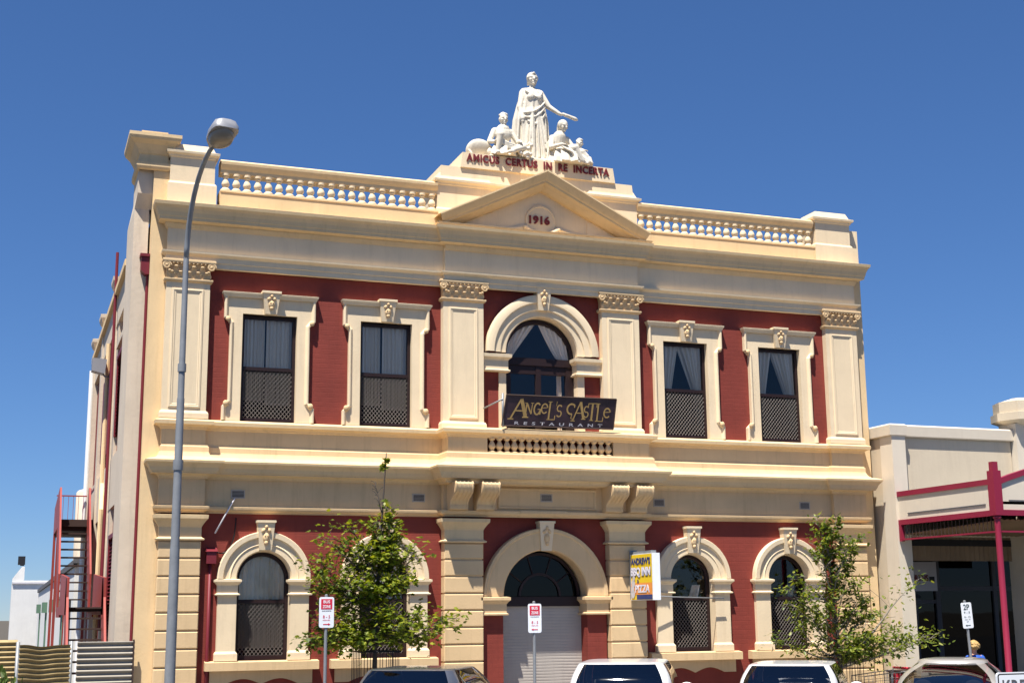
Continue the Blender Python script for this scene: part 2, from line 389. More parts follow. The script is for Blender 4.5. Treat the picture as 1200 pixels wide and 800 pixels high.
# hidden carcass: back, right side, roof, dark rooms
MB().box(-7.28, 7.18, YB-.25, YB, .1, 8.9).build('wall', 'cream', B)
MB().box(7.0, 7.2, .12, YB-.25, .1, 9.2).build('wall', 'stucco', B)
MB().box(-7.2, 7.1, .1, YB-.1, 8.86, 8.98).build('roof', 'galv', B)
MB().box(-7.1, 7.0, 2.6, 2.7, .1, 8.8).box(-7.1, 7.0, .3, 2.6, 4.5, 4.7).box(-7.1, 7.0, .3, 2.6, .1, .16).box(-7.1, 7.0, .28, 2.6, 8.2, 8.3).build('room', 'dark', B)
MB().box(-2.0, -1.95, .3, 2.6, .16, 8.2).box(1.95, 2.0, .3, 2.6, .16, 8.2).build('room', 'dark', B)

# corner strips either side (plain stucco, full height)
MB().box(-7.215, -6.86, .012, .5, .1, 10.02).build('corner_pier', 'cream', B)
MB().box(6.86, 7.2, .012, .12, .1, 9.2).build('corner_pier', 'cream', B)

def mirrored(path):  # left half plan path (ending at the centre line) -> full path
    return path+[(-x, y) for x, y in reversed(path)]

# plinth
MB().sweep([(-6.93, 0), (-6.93, -.10), (-6.17, -.10), (-6.17, -.06), (-1.98, -.06), (-1.98, -.16), (-.96, -.16), (-.96, 0)], [(0, .1), (.03, .1), (.03, .62), (.0, .68)]).build('plinth', 'red', B)
MB().sweep([(.96, 0), (.96, -.16), (1.98, -.16), (1.98, -.06), (6.17, -.06), (6.17, -.10), (6.93, -.10), (6.93, 0)], [(0, .1), (.03, .1), (.03, .62), (.0, .68)]).build('plinth', 'red', B)

# rusticated ground-floor pilasters
def ground_pilaster(xa, xb, y):
    o = MB(); z = 3.385; o.box(xa+.015, xb-.015, y+.03, -.003, .1, 3.4)
    while z > .2:
        z0 = max(z-.268, .1); o.add(*bevbox4(xa, xb, y, -.001, z0, z, .014)); z -= .295
    p = o.build('pilaster', 'tan', B)
    c = MB(); path = [(xa, 0), (xa, y), (xb, y), (xb, 0)]
    c.sweep(path, [(0, 3.40), (.045, 3.405), (.05, 3.425), (.01, 3.45), (.0, 3.46), (.0, 3.62), (.02, 3.66), (.06, 3.72), (.095, 3.76), (.10, 3.82), (.0, 3.832)])
    c.box(xa+.006, xb-.006, y+.006, -.001, 3.395, 3.825); c.build('capital', 'cream', p)
    return p
def bevbox4(x0, x1, y0, y1, z0, z1, b):
    vs = [(x0,y1,z0),(x1,y1,z0),(x1,y1,z1),(x0,y1,z1),(x0,y0+b,z0),(x1,y0+b,z0),(x1,y0+b,z1),(x0,y0+b,z1),(x0+b,y0,z0+b),(x1-b,y0,z0+b),(x1-b,y0,z1-b),(x0+b,y0,z1-b)]
    return vs, [(3,2,1,0),(0,1,5,4),(1,2,6,5),(2,3,7,6),(3,0,4,7),(4,5,9,8),(5,6,10,9),(6,7,11,10),(7,4,8,11),(8,9,10,11)]
for xa, xb, y in ((-6.90, -6.20, -.13), (-1.965, -1.235, -.20), (1.235, 1.965, -.20), (6.20, 6.90, -.13)): ground_pilaster(xa, xb, y)

# lower entablature: architrave string, frieze, cornice
P1 = mirrored([(-6.93, .01), (-6.93, -.14), (-6.17, -.14), (-6.17, -.045), (-1.99, -.045), (-1.99, -.22)])
MB().sweep(P1, [(-.05, 3.86), (.0, 3.86), (.0, 3.88), (.05, 3.90), (.07, 3.93), (.075, 3.965), (.0, 3.98), (0, 4.43), (.015, 4.45), (-.03, 4.47)]).build('frieze', 'tan', B)
P2 = mirrored([(-6.92, .012), (-6.92, -.15), (-6.15, -.15), (-6.15, -.06), (-2.02, -.06), (-2.02, -.53)])
MB().sweep(P2, [(-.1, 4.43), (.015, 4.43), (.02, 4.46), (.06, 4.50), (.15, 4.505), (.15, 4.53), (.165, 4.535), (.185, 4.60), (.225, 4.655), (.255, 4.68), (.26, 4.715), (.20, 4.74),
     (.10, 4.765), (.055, 4.80), (.03, 4.85), (.02, 4.88), (.02, 4.965), (.0, 4.98), (.0, 5.0), (-.10, 5.0)]).build('cornice', 'cream', B)
# floor of the balcony block and its soffit
MB().box(-2.0, 2.0, -.52, -.05, 4.42, 4.99).build('balcony_floor', 'cream', B)
# dado between cornice and sill string
P3 = mirrored([(-6.92, .012), (-6.92, -.13), (-6.19, -.13), (-6.19, -.05), (-1.98, -.05), (-1.98, -.46), (-1.24, -.46), (-1.24, -.3)][:6])
MB().sweep(P3[:6]+[(-1.24, -.46), (-1.24, -.05)], [(-.02, 4.97), (0, 4.97), (0, 5.28), (-.02, 5.28)]).build('dado', 'cream', B)
MB().sweep([(1.24, -.05), (1.24, -.46)]+P3[6:], [(-.02, 4.97), (0, 4.97), (0, 5.28), (-.02, 5.28)]).build('dado', 'cream', B)
MB().sweep(P3, [(-.1, 5.26), (.0, 5.26), (.02, 5.27), (.035, 5.30), (.08, 5.33), (.12, 5.335), (.125, 5.395), (.115, 5.405), (.0, 5.445), (-.30, 5.447)]).build('sill_string', 'cream', B)
MB().box(-1.97, 1.97, -.45, -.05, 5.30, 5.443).build('balcony_floor', 'cream', B)
# balcony balustrade (turned balusters in the gap under the sill string)
bal_l = [(.028, 0), (.05, .0), (.05, .035), (.03, .05), (.022, .07), (.045, .12), (.05, .15), (.035, .20), (.02, .25), (.028, .27), (.042, .285), (.042, .31), (.042, .325)]
bm_ = MB().lathe([(r*1.42, z*.90) for r, z in bal_l], n=10)
balc = MB().box(-1.24, 1.24, -.47, -.34, 4.976, 4.99).build('balcony_balustrade', 'cream', B)
b0 = None
for k in range(17):
    if b0 is None: b0 = bm_.build('baluster', 'cream', balc, True, 40); o = b0
    else: o = b0.copy(); COL.objects.link(o)
    o.location = (-1.144+k*.143, -.43, 4.98)
MB().box(-1.24, 1.24, -.14, -.05, 4.985, 5.28).build('balcony_back', 'red', B)

# console brackets under the balcony
def console(x0, x1):
    pr = [(-.22, 4.44), (-.70, 4.44), (-.735, 4.40), (-.735, 4.33), (-.69, 4.26), (-.60, 4.21), (-.50, 4.17), (-.43, 4.12), (-.40, 4.06), (-.41, 4.01), (-.40, 3.98), (-.36, 3.965), (-.22, 3.975)]
    o = MB().prism_x(pr, x0, x1)
    for k in range(5):
        xx = x0+.02+(x1-x0-.04)*k/4; o.tube([(xx, y+(.004 if k in (0, 4) else .014), z) for y, z in pr[1:11]], .02, 6)
    o.build('bracket', 'tan', B, True, 35)
for a, b in ((-1.93, -1.585), (-1.43, -1.085), (1.085, 1.43), (1.585, 1.93)): console(a, b)
# panel above the door between the brackets
MB().sweep_xz([(-.92, 4.06), (-.92, 4.34), (.92, 4.34), (.92, 4.06)], [(0, -.223), (.015, -.245), (.04, -.25), (.055, -.223)], True).build('panel_moulding', 'tan', B)
MB().box(-.55, .35, -.30, -.2, 3.93, 3.975).build('door_label', 'tan', B)

# vents
def vent(x, z, y):
    o = MB().sweep_xz([(x-.10, z-.055), (x-.10, z+.055), (x+.10, z+.055), (x+.10, z-.055)], [(0, y-.014), (.015, y-.016), (.02, y)], True)
    for k in range(5): o.box(x-.10, x+.10, y-.01, y-.002, z-.05+k*.022, z-.042+k*.022)
    f = o.build('vent', 'concrete', B); MB().box(x-.1, x+.1, y-.006, y-.001, z-.055, z+.055).build('backing', 'dark', f)
for x in (-5.60, -2.4, 2.35, 5.55): vent(x, 4.19, -.045)
vent(-.02, 4.22, -.22)

# arched ground-floor windows
def keystone(par, cx, z0, z1, wb, wt, y):
    k = MB().add([(cx-wb, y+.02, z0), (cx+wb, y+.02, z0), (cx+wt, y-.03, z1), (cx-wt, y-.03, z1), (cx-wb, .0, z0), (cx+wb, .0, z0), (cx+wt, .0, z1), (cx-wt, .0, z1)],
        [(0, 1, 2, 3), (0, 4, 5, 1), (1, 5, 6, 2), (2, 6, 7, 3), (3, 7, 4, 0)])
    k.box(cx-wt-.012, cx+wt+.012, y-.045, 0, z1-.035, z1+.004)
    ko = k.build('keystone', 'pale', par)
    h = z1-z0; f = MB(); yy = y-.012
    f.ell((cx, yy, z0+h*.42), (wb*.55, .035, h*.17), 10, 7); f.ell((cx-wb*.45, yy, z0+h*.66), (wb*.32, .035, h*.09), 8, 6, Euler((0, .6, 0))); f.ell((cx+wb*.45, yy, z0+h*.66), (wb*.32, .035, h*.09), 8, 6, Euler((0, -.6, 0)))
    f.ell((cx, yy-.01, z0+h*.24), (wb*.35, .03, h*.08), 8, 6); f.ell((cx, yy-.012, z0+h*.78), (wb*.28, .03, h*.07), 8, 6)
    f.ell((cx-wb*.2, yy-.03, z0+h*.48), (.012, .012, .02), 6, 4); f.ell((cx+wb*.2, yy-.03, z0+h*.48), (.012, .012, .02), 6, 4)
    f.build('carving', 'tan', ko, True)

def diamond_grille(par, x0, x1, z0, z1, y, p=.068, r=.0042, s=1.2):
    g = MB(); T = (z1-z0)/s
    for sg in (1, -1):
        c = x0-(T if sg > 0 else 0)+p*.5; end = x1+(0 if sg > 0 else T)
        while c < end:
            t0, t1 = sorted(((x0-c)/sg, (x1-c)/sg)); t0 = max(t0, 0); t1 = min(t1, T)
            if t1-t0 > .012:
                xa, za, xb, zb = c+sg*t0, z0+s*t0, c+sg*t1, z0+s*t1; L = math.hypot(xb-xa, zb-za); nx, nz = -(zb-za)/L*r, (xb-xa)/L*r
                yo = y if sg > 0 else y+.004
                g.add([(xa-nx, yo, za-nz), (xb-nx, yo, zb-nz), (xb, yo-.003, zb), (xa, yo-.003, za), (xb+nx, yo, zb+nz), (xa+nx, yo, za+nz)], [(0, 1, 2, 3), (3, 2, 4, 5)])
            c += p
    return g.build('security_grille', 'grille', par)

def curtain_sheet(par, fx0, fx1, z0, z1, y, seed, topz=None, folds=9):
    # fx0(t), fx1(t): left/right edge as functions of height fraction
    rnd = random.Random(seed); rows = []; ph = [rnd.uniform(0, 6) for _ in range(3)]
    n = 60
    for i in range(15):
        t = i/14; z = z0+(z1-z0)*t; row = []
        a, b = fx0(t), fx1(t)
        for k in range(n+1):
            u = k/n; x = a+(b-a)*u
            zz = z if topz is None else min(z, topz(x))
            row.append((x, y+.034*sin(2*pi*folds*u+ph[0]+.7*sin(3*u+ph[1])+.3*t)+.016*sin(2*pi*folds*2.3*u+ph[2]), zz))
        rows.append(row)
    return MB().grid(rows).build('curtain', 'curtain', par, True)

def ground_window(cx, curtained, seed):
    wdw = MB().box(cx-.95, cx+.95, -.17, -.002, 1.27, 1.405)
    wdw.prism_x([(-.17, 1.405), (-.02, 1.425), (-.002, 1.425), (-.002, 1.405)], cx-.95, cx+.95)
    root = MB().arch(cx, 2.77, [(.455, .24), (.455, -.05), (.475, -.085), (.56, -.085), (.575, -.10), (.60, -.085), (.68, -.09), (.70, -.13), (.78, -.135), (.79, -.12), (.79, .0)], legz=None)
    o = root.build('window', 'pale', B, True, 30)
    wdw.build('sill', 'tan', o)
    # apron under the sill with scalloped lower edge
    ap = [(cx-.86, 1.27), (cx+.86, 1.27), (cx+.86, 1.04), (cx+.62, 1.04)]
    for k in range(13): u = k/12; ap.append((cx+.62-.62*u, 1.04+.09*sin(pi*u*1.0)))
    for k in range(1, 13): u = k/12; ap.append((cx-.62*u, 1.04+.09*sin(pi*(1-u))))
    ap.append((cx-.86, 1.04)); MB().prism_y(list(reversed(ap)), -.05, -.001).build('apron', 'tan', o)
    for s in (-1, 1):
        xa, xb = sorted((cx+s*.455, cx+s*.77))
        lg = MB().box(xa, xb, -.08, .24, 1.425, 2.50)
        lg.sweep([(xa-.001, 0), (xa-.001, -.08), (xb+.001, -.08), (xb+.001, 0)], [(0, 1.426), (.03, 1.426), (.03, 1.54), (.012, 1.57), (0, 1.58)])
        p = [(xa, .0), (xa, -.08), (xb, -.08), (xb, .0)]
        lg.sweep(p, [(0, 2.49), (.045, 2.495), (.05, 2.515), (.02, 2.53), (.015, 2.535), (.015, 2.66), (.03, 2.68), (.06, 2.71), (.07, 2.72), (.07, 2.755), (.0, 2.77)])
        lg.box(xa, xb, -.08, .24, 2.49, 2.768)
        lg.build('pilasterette', 'pale', o, False)
    keystone(o, cx, 3.25, 3.745, .105, .15, -.15)
    # timber frame, sash rail, pane, grille
    fr = MB().arch(cx, 2.77, [(.452, .20), (.452, .14), (.395, .14), (.385, .155), (.385, .20)], legz=1.43)
    fr.box(cx-.39, cx+.39, .135, .20, 2.37, 2.43).box(cx-.39, cx+.39, .14, .20, 1.43, 1.50)
    fr.build('frame', 'frame', o, True, 30)
    pts = [(cx-.385, 1.5)]+[(cx+.385, 1.5)]+[(cx+.385*cos(pi*k/20), 2.77+.385*sin(pi*k/20)) for k in range(21)]
    MB().add([(x, .18, z) for x, z in pts], [tuple(range(len(pts)))]).build('pane', 'glass', o)
    if curtained: curtain_sheet(o, lambda t: cx-.40, lambda t: cx+.40, 1.62, 3.2, .235, seed, lambda x: 2.77+sqrt(max(0, .42**2-(x-cx)**2)))
    else: curtain_sheet(o, lambda t: cx+.10+.1*t, lambda t: cx+.30+.06*t, 2.42, 2.66, .36, seed, None, 3)
    diamond_grille(o, cx-.385, cx+.385, 1.5, 2.37, .145)
    MB().add([(cx-.385, .158, 1.5), (cx+.385, .158, 1.5), (cx+.385, .158, 2.37), (cx-.385, .158, 2.37)], [(0, 1, 2, 3)]).build('insect_screen', 'flymesh', o)
    return o
for i, c in enumerate(GW): ground_window(c, i < 2, i)

# doorway
D = MB().arch(0, 2.46, [(.82, .30), (.82, -.10), (.84, -.125), (1.0, -.13), (1.14, -.13), (1.16, -.15), (1.21, -.15), (1.22, -.13), (1.22, 0)], n=36).build('doorway', 'tan', B, True, 30)
for s in (-1, 1):
    xa, xb = sorted((s*.80, s*1.2)); 
    q = MB().sweep([(xa, .3), (xa, -.12), (xb, -.12), (xb, .3)] if True else [], [(0, 2.12), (.045, 2.125), (.05, 2.15), (.02, 2.165), (.02, 2.32), (.05, 2.36), (.08, 2.39), (.08, 2.44), (0, 2.455)])
    q.box(xa, xb, -.12, .3, 2.12, 2.455).build('impost', 'tan', D)
    xa, xb = sorted((s*.82, s*1.2)); MB().box(xa, xb, -.06, .3, .1, 2.122).build('jamb', 'red', D)
keystone(D, 0, 3.27, 3.80, .10, .145, -.17)
MB().box(-.83, .83, .18, .30, 2.28, 2.45).build('transom', 'frame', D)
rs = MB(); rows = []
for k in range(40):
    z = .14+k*.054
    rows += [[(-.82, .24, z), (.82, .24, z)], [(-.82, .2365, z+.012), (.82, .2365, z+.012)], [(-.82, .2365, z+.046), (.82, .2365, z+.046)]]
rs.grid(rows).build('roller_shutter', 'roller', D)
fl = MB().arch(0, 2.46, [(.79, .26), (.79, .2), (.74, .2), (.74, .26)]).arch(0, 2.46, [(.42, .26), (.42, .215), (.375, .215), (.375, .26)])
for a in (36, 72, 108, 144):
    a = radians(a); dx, dz = cos(a), sin(a); fl.tube([(dx*.4, .238, 2.46+dz*.4), (dx*.76, .238, 2.46+dz*.76)], .012, 6)
fl.build('fanlight', 'frame', D, True, 30)
pts = [(.78*cos(pi*k/24), 2.46+.78*sin(pi*k/24)) for k in range(25)]
MB().add([(x, .25, z) for x, z in pts], [tuple(range(25))]).build('pane', 'darkglass', D)

# ---- upper storey
def upper_window(cx, kind, seed):
    w, L = .48, .70
    out = [(-.80, 5.45), (-.80, 5.70), (-.74, 5.76), (-.70, 5.80), (-.70, 7.15), (-.74, 7.20), (-.80, 7.25), (-.80, 7.70), (.80, 7.70), (.80, 7.25), (.74, 7.20), (.70, 7.15), (.70, 5.80), (.74, 5.76), (.80, 5.70), (.80, 5.45)]
    m = MB()
    y = -.055
    # face strips
    for s in (-1, 1):
        for z0, z1, xo in ((5.45, 5.70, .80), (5.70, 5.80, None), (5.80, 7.15, .70), (7.15, 7.25, None), (7.25, 7.34, .80)):
            if xo: a, b = xo, xo
            elif z0 < 6: a, b = .80, .70
            else: a, b = .70, .80
            m.add([(cx+s*w, y, z0), (cx+s*a, y, z0), (cx+s*b, y, z1), (cx+s*w, y, z1)], [(0, 1, 2, 3)])
        m.add([(cx+s*w, y, 5.45), (cx+s*w, y, 7.34), (cx+s*w, .2, 7.34), (cx+s*w, .2, 5.45)], [(0, 1, 2, 3)])
    m.add([(cx-.8, y, 7.34), (cx+.8, y, 7.34), (cx+.8, y, 7.70), (cx-.8, y, 7.70)], [(0, 1, 2, 3)])
    m.add([(cx-w, y, 7.34), (cx+w, y, 7.34), (cx+w, .2, 7.34), (cx-w, .2, 7.34)], [(0, 1, 2, 3)])
    m.sweep_xz([(cx+x, z) for x, z in out], [(0, 0), (0, -.09), (-.012, -.10), (-.035, -.10), (-.05, -.085), (-.07, -.055)])
    o = m.build('window', 'pale', B)
    MB().sweep([(cx-.81, 0), (cx-.81, -.1), (cx+.81, -.1), (cx+.81, 0)], [(-.03, 7.62), (0, 7.62), (.012, 7.65), (.03, 7.68), (.035, 7.705), (0, 7.715), (-.1, 7.715)]).build('hood', 'pale', o)
    # small scroll carvings on the feet
    for s in (-1, 1):
        MB().ell((cx+s*.735, -.10, 5.74), (.05, .03, .055), 8, 6).build('scroll', 'tan', o, True); MB().ell((cx+s*.735, -.10, 7.22), (.045, .025, .045), 8, 6).build('scroll', 'tan', o, True)
    keystone(o, cx, 7.345, 7.745, .105, .155, -.14)
    fr = MB()
    for s in (-1, 1): xa, xb = sorted((cx+s*w, cx+s*(w-.055))); fr.box(xa, xb, .06, .15, 5.45, 7.34)
    fr.box(cx-w+.055, cx+w-.055, .06, .14, 7.28, 7.34).box(cx-w+.055, cx+w-.055, .05, .14, 6.36, 6.42).box(cx-w+.055, cx+w-.055, .06, .14, 5.45, 5.52)
    fr.build('frame', 'frame', o)
    MB().add([(cx-.425, .095, 6.42), (cx+.425, .095, 6.42), (cx+.425, .095, 7.28), (cx-.425, .095, 7.28)], [(0, 1, 2, 3)]).build('pane', 'glass', o)
    MB().add([(cx-.425, .100, 5.52), (cx+.425, .100, 5.52), (cx+.425, .100, 6.36), (cx-.425, .100, 6.36)], [(0, 1, 2, 3)]).build('pane', 'glass', o)
    if kind == 0:
        curtain_sheet(o, lambda t: cx-.43, lambda t: cx-.05, 5.84, 7.3, .165, seed, None, 5); curtain_sheet(o, lambda t: cx-.03, lambda t: cx+.43, 5.78, 7.3, .165, seed+9, None, 5)
    else:
        curtain_sheet(o, lambda t: cx-.43, lambda t: cx-.36+.29*t**1.1, 5.7, 7.3, .165, seed, None, 3)
        curtain_sheet(o, lambda t: cx+.36-.42*max(0, t-.25)/.75-.02, lambda t: cx+.43, 5.7, 7.3, .165, seed+9, None, 4)
    diamond_grille(o, cx-.425, cx+.425, 5.52, 6.36, .062)
    MB().add([(cx-.425, .075, 5.52), (cx+.425, .075, 5.52), (cx+.425, .075, 6.36), (cx-.425, .075, 6.36)], [(0, 1, 2, 3)]).build('insect_screen', 'flymesh', o)
for i, c in enumerate(UW): upper_window(c, 0 if i < 2 else 1, 20+i)

# central arched window
CW = MB().arch(0, 6.92, [(.72, .24), (.72, -.05), (.74, -.075), (.84, -.08), (.85, -.11), (.97, -.115), (.985, -.15), (1.10, -.155), (1.13, -.14), (1.14, -.1), (1.14, 0)], n=36).build('window', 'pale', B, True, 30)
for s in (-1, 1):
    xa, xb = sorted((s*.72, s*1.18)); p = [(xa, .24), (xa, -.05), (xb, -.05), (xb, 0)] if s > 0 else [(xa, 0), (xa, -.05), (xb, -.05), (xb, .24)]
    MB().sweep(p, [(0, 6.55), (.06, 6.555), (.065, 6.58), (.03, 6.60), (.03, 6.76), (.05, 6.79), (.085, 6.82), (.09, 6.88), (0, 6.90)]).box(xa, xb, -.05, .2, 6.55, 6.895).build('impost', 'pale', CW)
    xa, xb = sorted((s*.72, s*.86)); MB().box(xa, xb, -.04, .24, 5.44, 6.55).build('jamb', 'pale', CW)
keystone(CW, 0, 7.75, 8.215, .10, .15, -.19)
fr = MB().arch(0, 6.90, [(.72, .22), (.72, .15), (.655, .15), (.645, .165), (.645, .22)], legz=5.44)
fr.box(-.66, .66, .13, .22, 6.74, 6.88).box(-.05, .05, .15, .22, 5.44, 6.74).box(-.66, -.56, .15, .22, 5.44, 6.74).box(.56, .66, .15, .22, 5.44, 6.74).box(-.56, .56, .16, .22, 6.58, 6.74)
fr.build('frame', 'frame', CW, True, 30)
pts = [(-.65, 5.45), (.65, 5.45)]+[(.65*cos(pi*k/20), 6.9+.65*sin(pi*k/20)) for k in range(21)]
MB().add([(x, .19, z) for x, z in pts], [tuple(range(len(pts)))]).build('pane', 'glass', CW)
tz = lambda x: 6.9+sqrt(max(0, .66**2-x*x))
curtain_sheet(CW, lambda t: -.66, lambda t: -.52+.50*t, 6.88, 7.57, .235, 41, tz, 5)
curtain_sheet(CW, lambda t: .42-.40*t**.8, lambda t: .66, 6.88, 7.57, .235, 42, tz, 6)
curtain_sheet(CW, lambda t: .43, lambda t: .52, 5.44, 6.6, .30, 43, None, 2)

# upper pilasters with leafy capitals
def leaf(mb, x, y, z, h, w, out):
    rows = []
    for i in range(6):
        t = i/5; ww = w*(1-.55*t**2)*(.8+.4*sin(pi*min(1, t*1.3)))
        yy = y-out*(t**2.2)*1.0; zz = z+h*(t if t < .85 else .85+(t-.85)*-.6)
        rows.append([(x-ww, yy+.012, zz), (x-ww*.5, yy-.008, zz), (x, yy-.002, zz), (x+ww*.5, yy-.008, zz), (x+ww, yy+.012, zz)])
    mb.grid(rows); mb.ell((x, y-out*.92, z+h*.84), (w*.55, .018, .018), 8, 5)
def volute(mb, x, y, z, r, ang):
    pts = []
    for k in range(26):
        a = k/25*2*pi*1.6; rr = r*(1-.72*k/25); pts.append((x+rr*cos(a)*cos(ang), y+rr*cos(a)*sin(ang), z+rr*sin(a)))
    mb.tube(pts, r*.26, 6); mb.ell((x, y, z), (r*.35, r*.35, r*.35), 8, 6)
def upper_pilaster(xa, xb, y):
    o = MB(); o.box(xa, xb, y, -.002, 5.44, 7.83)
    cx = (xa+xb)/2; w = (xb-xa)/2
    p = o.build('pilaster', 'pale', B)
    MB().sweep_xz([(cx-w*.52, 5.70), (cx-w*.52, 7.62), (cx+w*.52, 7.62), (cx+w*.52, 5.70)], [(.075, y), (.07, y-.016), (.045, y-.02), (.03, y-.008), (.02, y-.012), (0, y-.003)], True).build('panel_moulding', 'pale', p)
    MB().sweep([(xa, 0), (xa, y), (xb, y), (xb, 0)], [(.0, 5.445), (.04, 5.445), (.04, 5.53), (.02, 5.57), (0, 5.58)]).build('base', 'pale', p)
    c = MB(); path = [(xa, 0), (xa, y), (xb, y), (xb, 0)]
    c.sweep(path, [(0, 7.80), (.03, 7.815), (.045, 7.84), (.04, 7.865), (.0, 7.875)])
    c.sweep(path, [(-.02, 7.86), (-.015, 7.95), (.0, 8.05), (.03, 8.12), (.03, 8.14)]); c.box(xa, xb, y, -.003, 7.83, 8.14)
    c.sweep(path, [(.03, 8.135), (.075, 8.14), (.085, 8.165), (.075, 8.20), (-.05, 8.205)])
    for k in range(5): leaf(c, xa+(xb-xa)*(k+.5)/5, y-.005, 7.87, .125, (xb-xa)/10*.92, .055)
    for k in range(4): leaf(c, xa+(xb-xa)*(k+1)/5, y-.012, 7.94, .15, (xb-xa)/10*.85, .075)
    for k in range(9): c.ell((xa+.10+(xb-xa-.2)*k/8, y-.055, 8.125), (.024, .024, .018), 8, 5)
    for s, x in ((-1, xa), (1, xb)):
        volute(c, x+s*.01, y-.06, 8.08, .072, 0); leaf(c, x-s*.04, y-.01, 7.88, .13, .05, .06)
        volute(c, x, y*.4, 8.085, .05, pi/2)
    c.build('capital', 'tan', p, True, 50)
for xa, xb, y in ((-6.94, -6.20, -.13), (-1.98, -1.20, -.16), (1.20, 1.98, -.16), (6.20, 6.94, -.13)): upper_pilaster(xa, xb, y)

# upper entablature
P4 = mirrored([(-6.95, .012), (-6.95, -.12), (-1.96, -.12), (-1.96, -.20)])
MB().sweep(P4, [(-.10, 8.09), (.0, 8.09), (.0, 8.18), (.02, 8.185), (.02, 8.27), (.05, 8.29), (.085, 8.315), (.09, 8.345), (.0, 8.365), (.0, 8.76), (.02, 8.79), (-.02, 8.80)]).build('frieze', 'pale', B)
P5 = mirrored([(-6.95, .012), (-6.95, -.12), (-1.93, -.12), (-1.93, -.22)])
MB().sweep(P5, [(-.10, 8.76), (.015, 8.76), (.03, 8.79), (.05, 8.83), (.05, 8.85), (.16, 8.87), (.165, 8.92), (.175, 8.93), (.19, 9.0), (.22, 9.07), (.255, 9.11), (.265, 9.165), (.22, 9.18), (-.03, 9.245), (-.30, 9.25)]).build('cornice', 'cream', B)
MB().box(-6.9, 6.9, -.12, .6, 9.0, 9.24).build('parapet_base', 'cream', B)
# parapet: plinth course, balusters, rail, pedestals
def balustrade(xa, xb):
    o = MB().box(xa, xb, -.095, .27, 9.235, 9.50); o.sweep([(xa, .27), (xa, -.095), (xb, -.095), (xb, .27)][1:3], [(0, 9.50), (.015, 9.50), (.015, 9.53), (0, 9.54)]); o.box(xa, xb, -.09, .26, 9.498, 9.535)
    par = o.build('balustrade', 'cream', B)
    r = MB().box(xa, xb, -.02, .22, 9.86, 10.10)
    r.sweep([(xa, -.025), (xb, -.025)], [(0, 9.86), (.012, 9.87), (.012, 9.93), (.02, 9.94), (.04, 9.97), (.065, 10.02), (.07, 10.07), (.0, 10.115), (-.2, 10.118)]); r.build('rail', 'cream', par)
    n = 21; prof = [(.085, 0), (.085, .035), (.07, .05), (.062, .06), (.042, .075), (.066, .115), (.072, .145), (.056, .19), (.038, .225), (.034, .24), (.05, .255), (.054, .27), (.038, .28), (.066, .295), (.066, .33)]
    bm = MB().lathe(prof, n=14); first = None
    for k in range(n):
        if first is None: first = bm.build('baluster', 'pale', par, True, 40); b = first
        else: b = first.copy(); COL.objects.link(b)
        b.location = (xa+.10+(xb-xa-.20)*k/(n-1), .0, 9.532)
balustrade(-6.08, -2.06); balustrade(2.06, 6.08)
def pedestal(xa, xb, ya, yb):
    path = [(xa, yb), (xa, ya), (xb, ya), (xb, yb)]
    o = MB().box(xa, xb, ya, yb, 9.235, 10.20)
    o.sweep(path, [(0, 9.24), (.035, 9.24), (.035, 9.58), (.01, 9.62), (0, 9.62)])
    o.sweep(path, [(0, 10.06), (.02, 10.07), (.03, 10.10), (.07, 10.13), (.075, 10.17), (.0, 10.20)])
    o.add([(xa, ya, 10.2), (xb, ya, 10.2), (xb, yb, 10.2), (xa, yb, 10.2), (xa+.05, ya+.05, 10.32), (xb-.05, ya+.05, 10.32), (xb-.05, yb-.05, 10.32), (xa+.05, yb-.05, 10.32)], [(0, 1, 5, 4), (1, 2, 6, 5), (2, 3, 7, 6), (3, 0, 4, 7), (4, 5, 6, 7)])
    return o.build('pedestal', 'pale', B)
pedestal(-6.95, -6.18, -.08, .55); pedestal(6.12, 6.95, -.08, .55)
pedestal(-2.06, -1.0, -.04, .9); pedestal(1.0, 2.06, -.04, .9)
MB().box(6.95, 7.2, .014, .6, 9.0, 9.98).build('corner_pier', 'pale', B)

# attic tiers behind the pediment
path = [(-2.03, 1.0), (-2.03, -.02), (2.03, -.02), (2.03, 1.0)]
a = MB().box(-2.03, 2.03, -.02, 1.0, 9.24, 10.15)
a.sweep(path, [(0, 10.04), (.02, 10.06), (.03, 10.09), (.075, 10.13), (.08, 10.17), (0, 10.20), (-.1, 10.2)])
a.add([(-2.0, -.02, 10.19), (2.0, -.02, 10.19), (2.0, 1.0, 10.19), (-2.0, 1.0, 10.19), (-1.98, -.01, 10.46), (1.98, -.01, 10.46), (1.98, .98, 10.46), (-1.98, .98, 10.46)], [(0, 1, 5, 4), (1, 2, 6, 5), (2, 3, 7, 6), (3, 0, 4, 7), (4, 5, 6, 7)])
a.build('attic', 'pale', B)
at2 = MB().add([(-1.60, -.05, 10.455), (1.60, -.05, 10.455), (1.60, 1.15, 10.455), (-1.60, 1.15, 10.455), (-1.56, -.04, 10.755), (1.56, -.04, 10.755), (1.56, 1.15, 10.755), (-1.56, 1.15, 10.755)], [(0, 3, 2, 1), (0, 1, 5, 4), (1, 2, 6, 5), (2, 3, 7, 6), (3, 0, 4, 7), (4, 5, 6, 7)]).build('attic', 'pale', B)
text('lettering', 'AMICUS  CERTUS  IN  RE  INCERTA', 'letter', at2, (-.01, -.056, 10.655), width=2.96, height=.155, ext=.012, bold=.03, spacing=1.12)

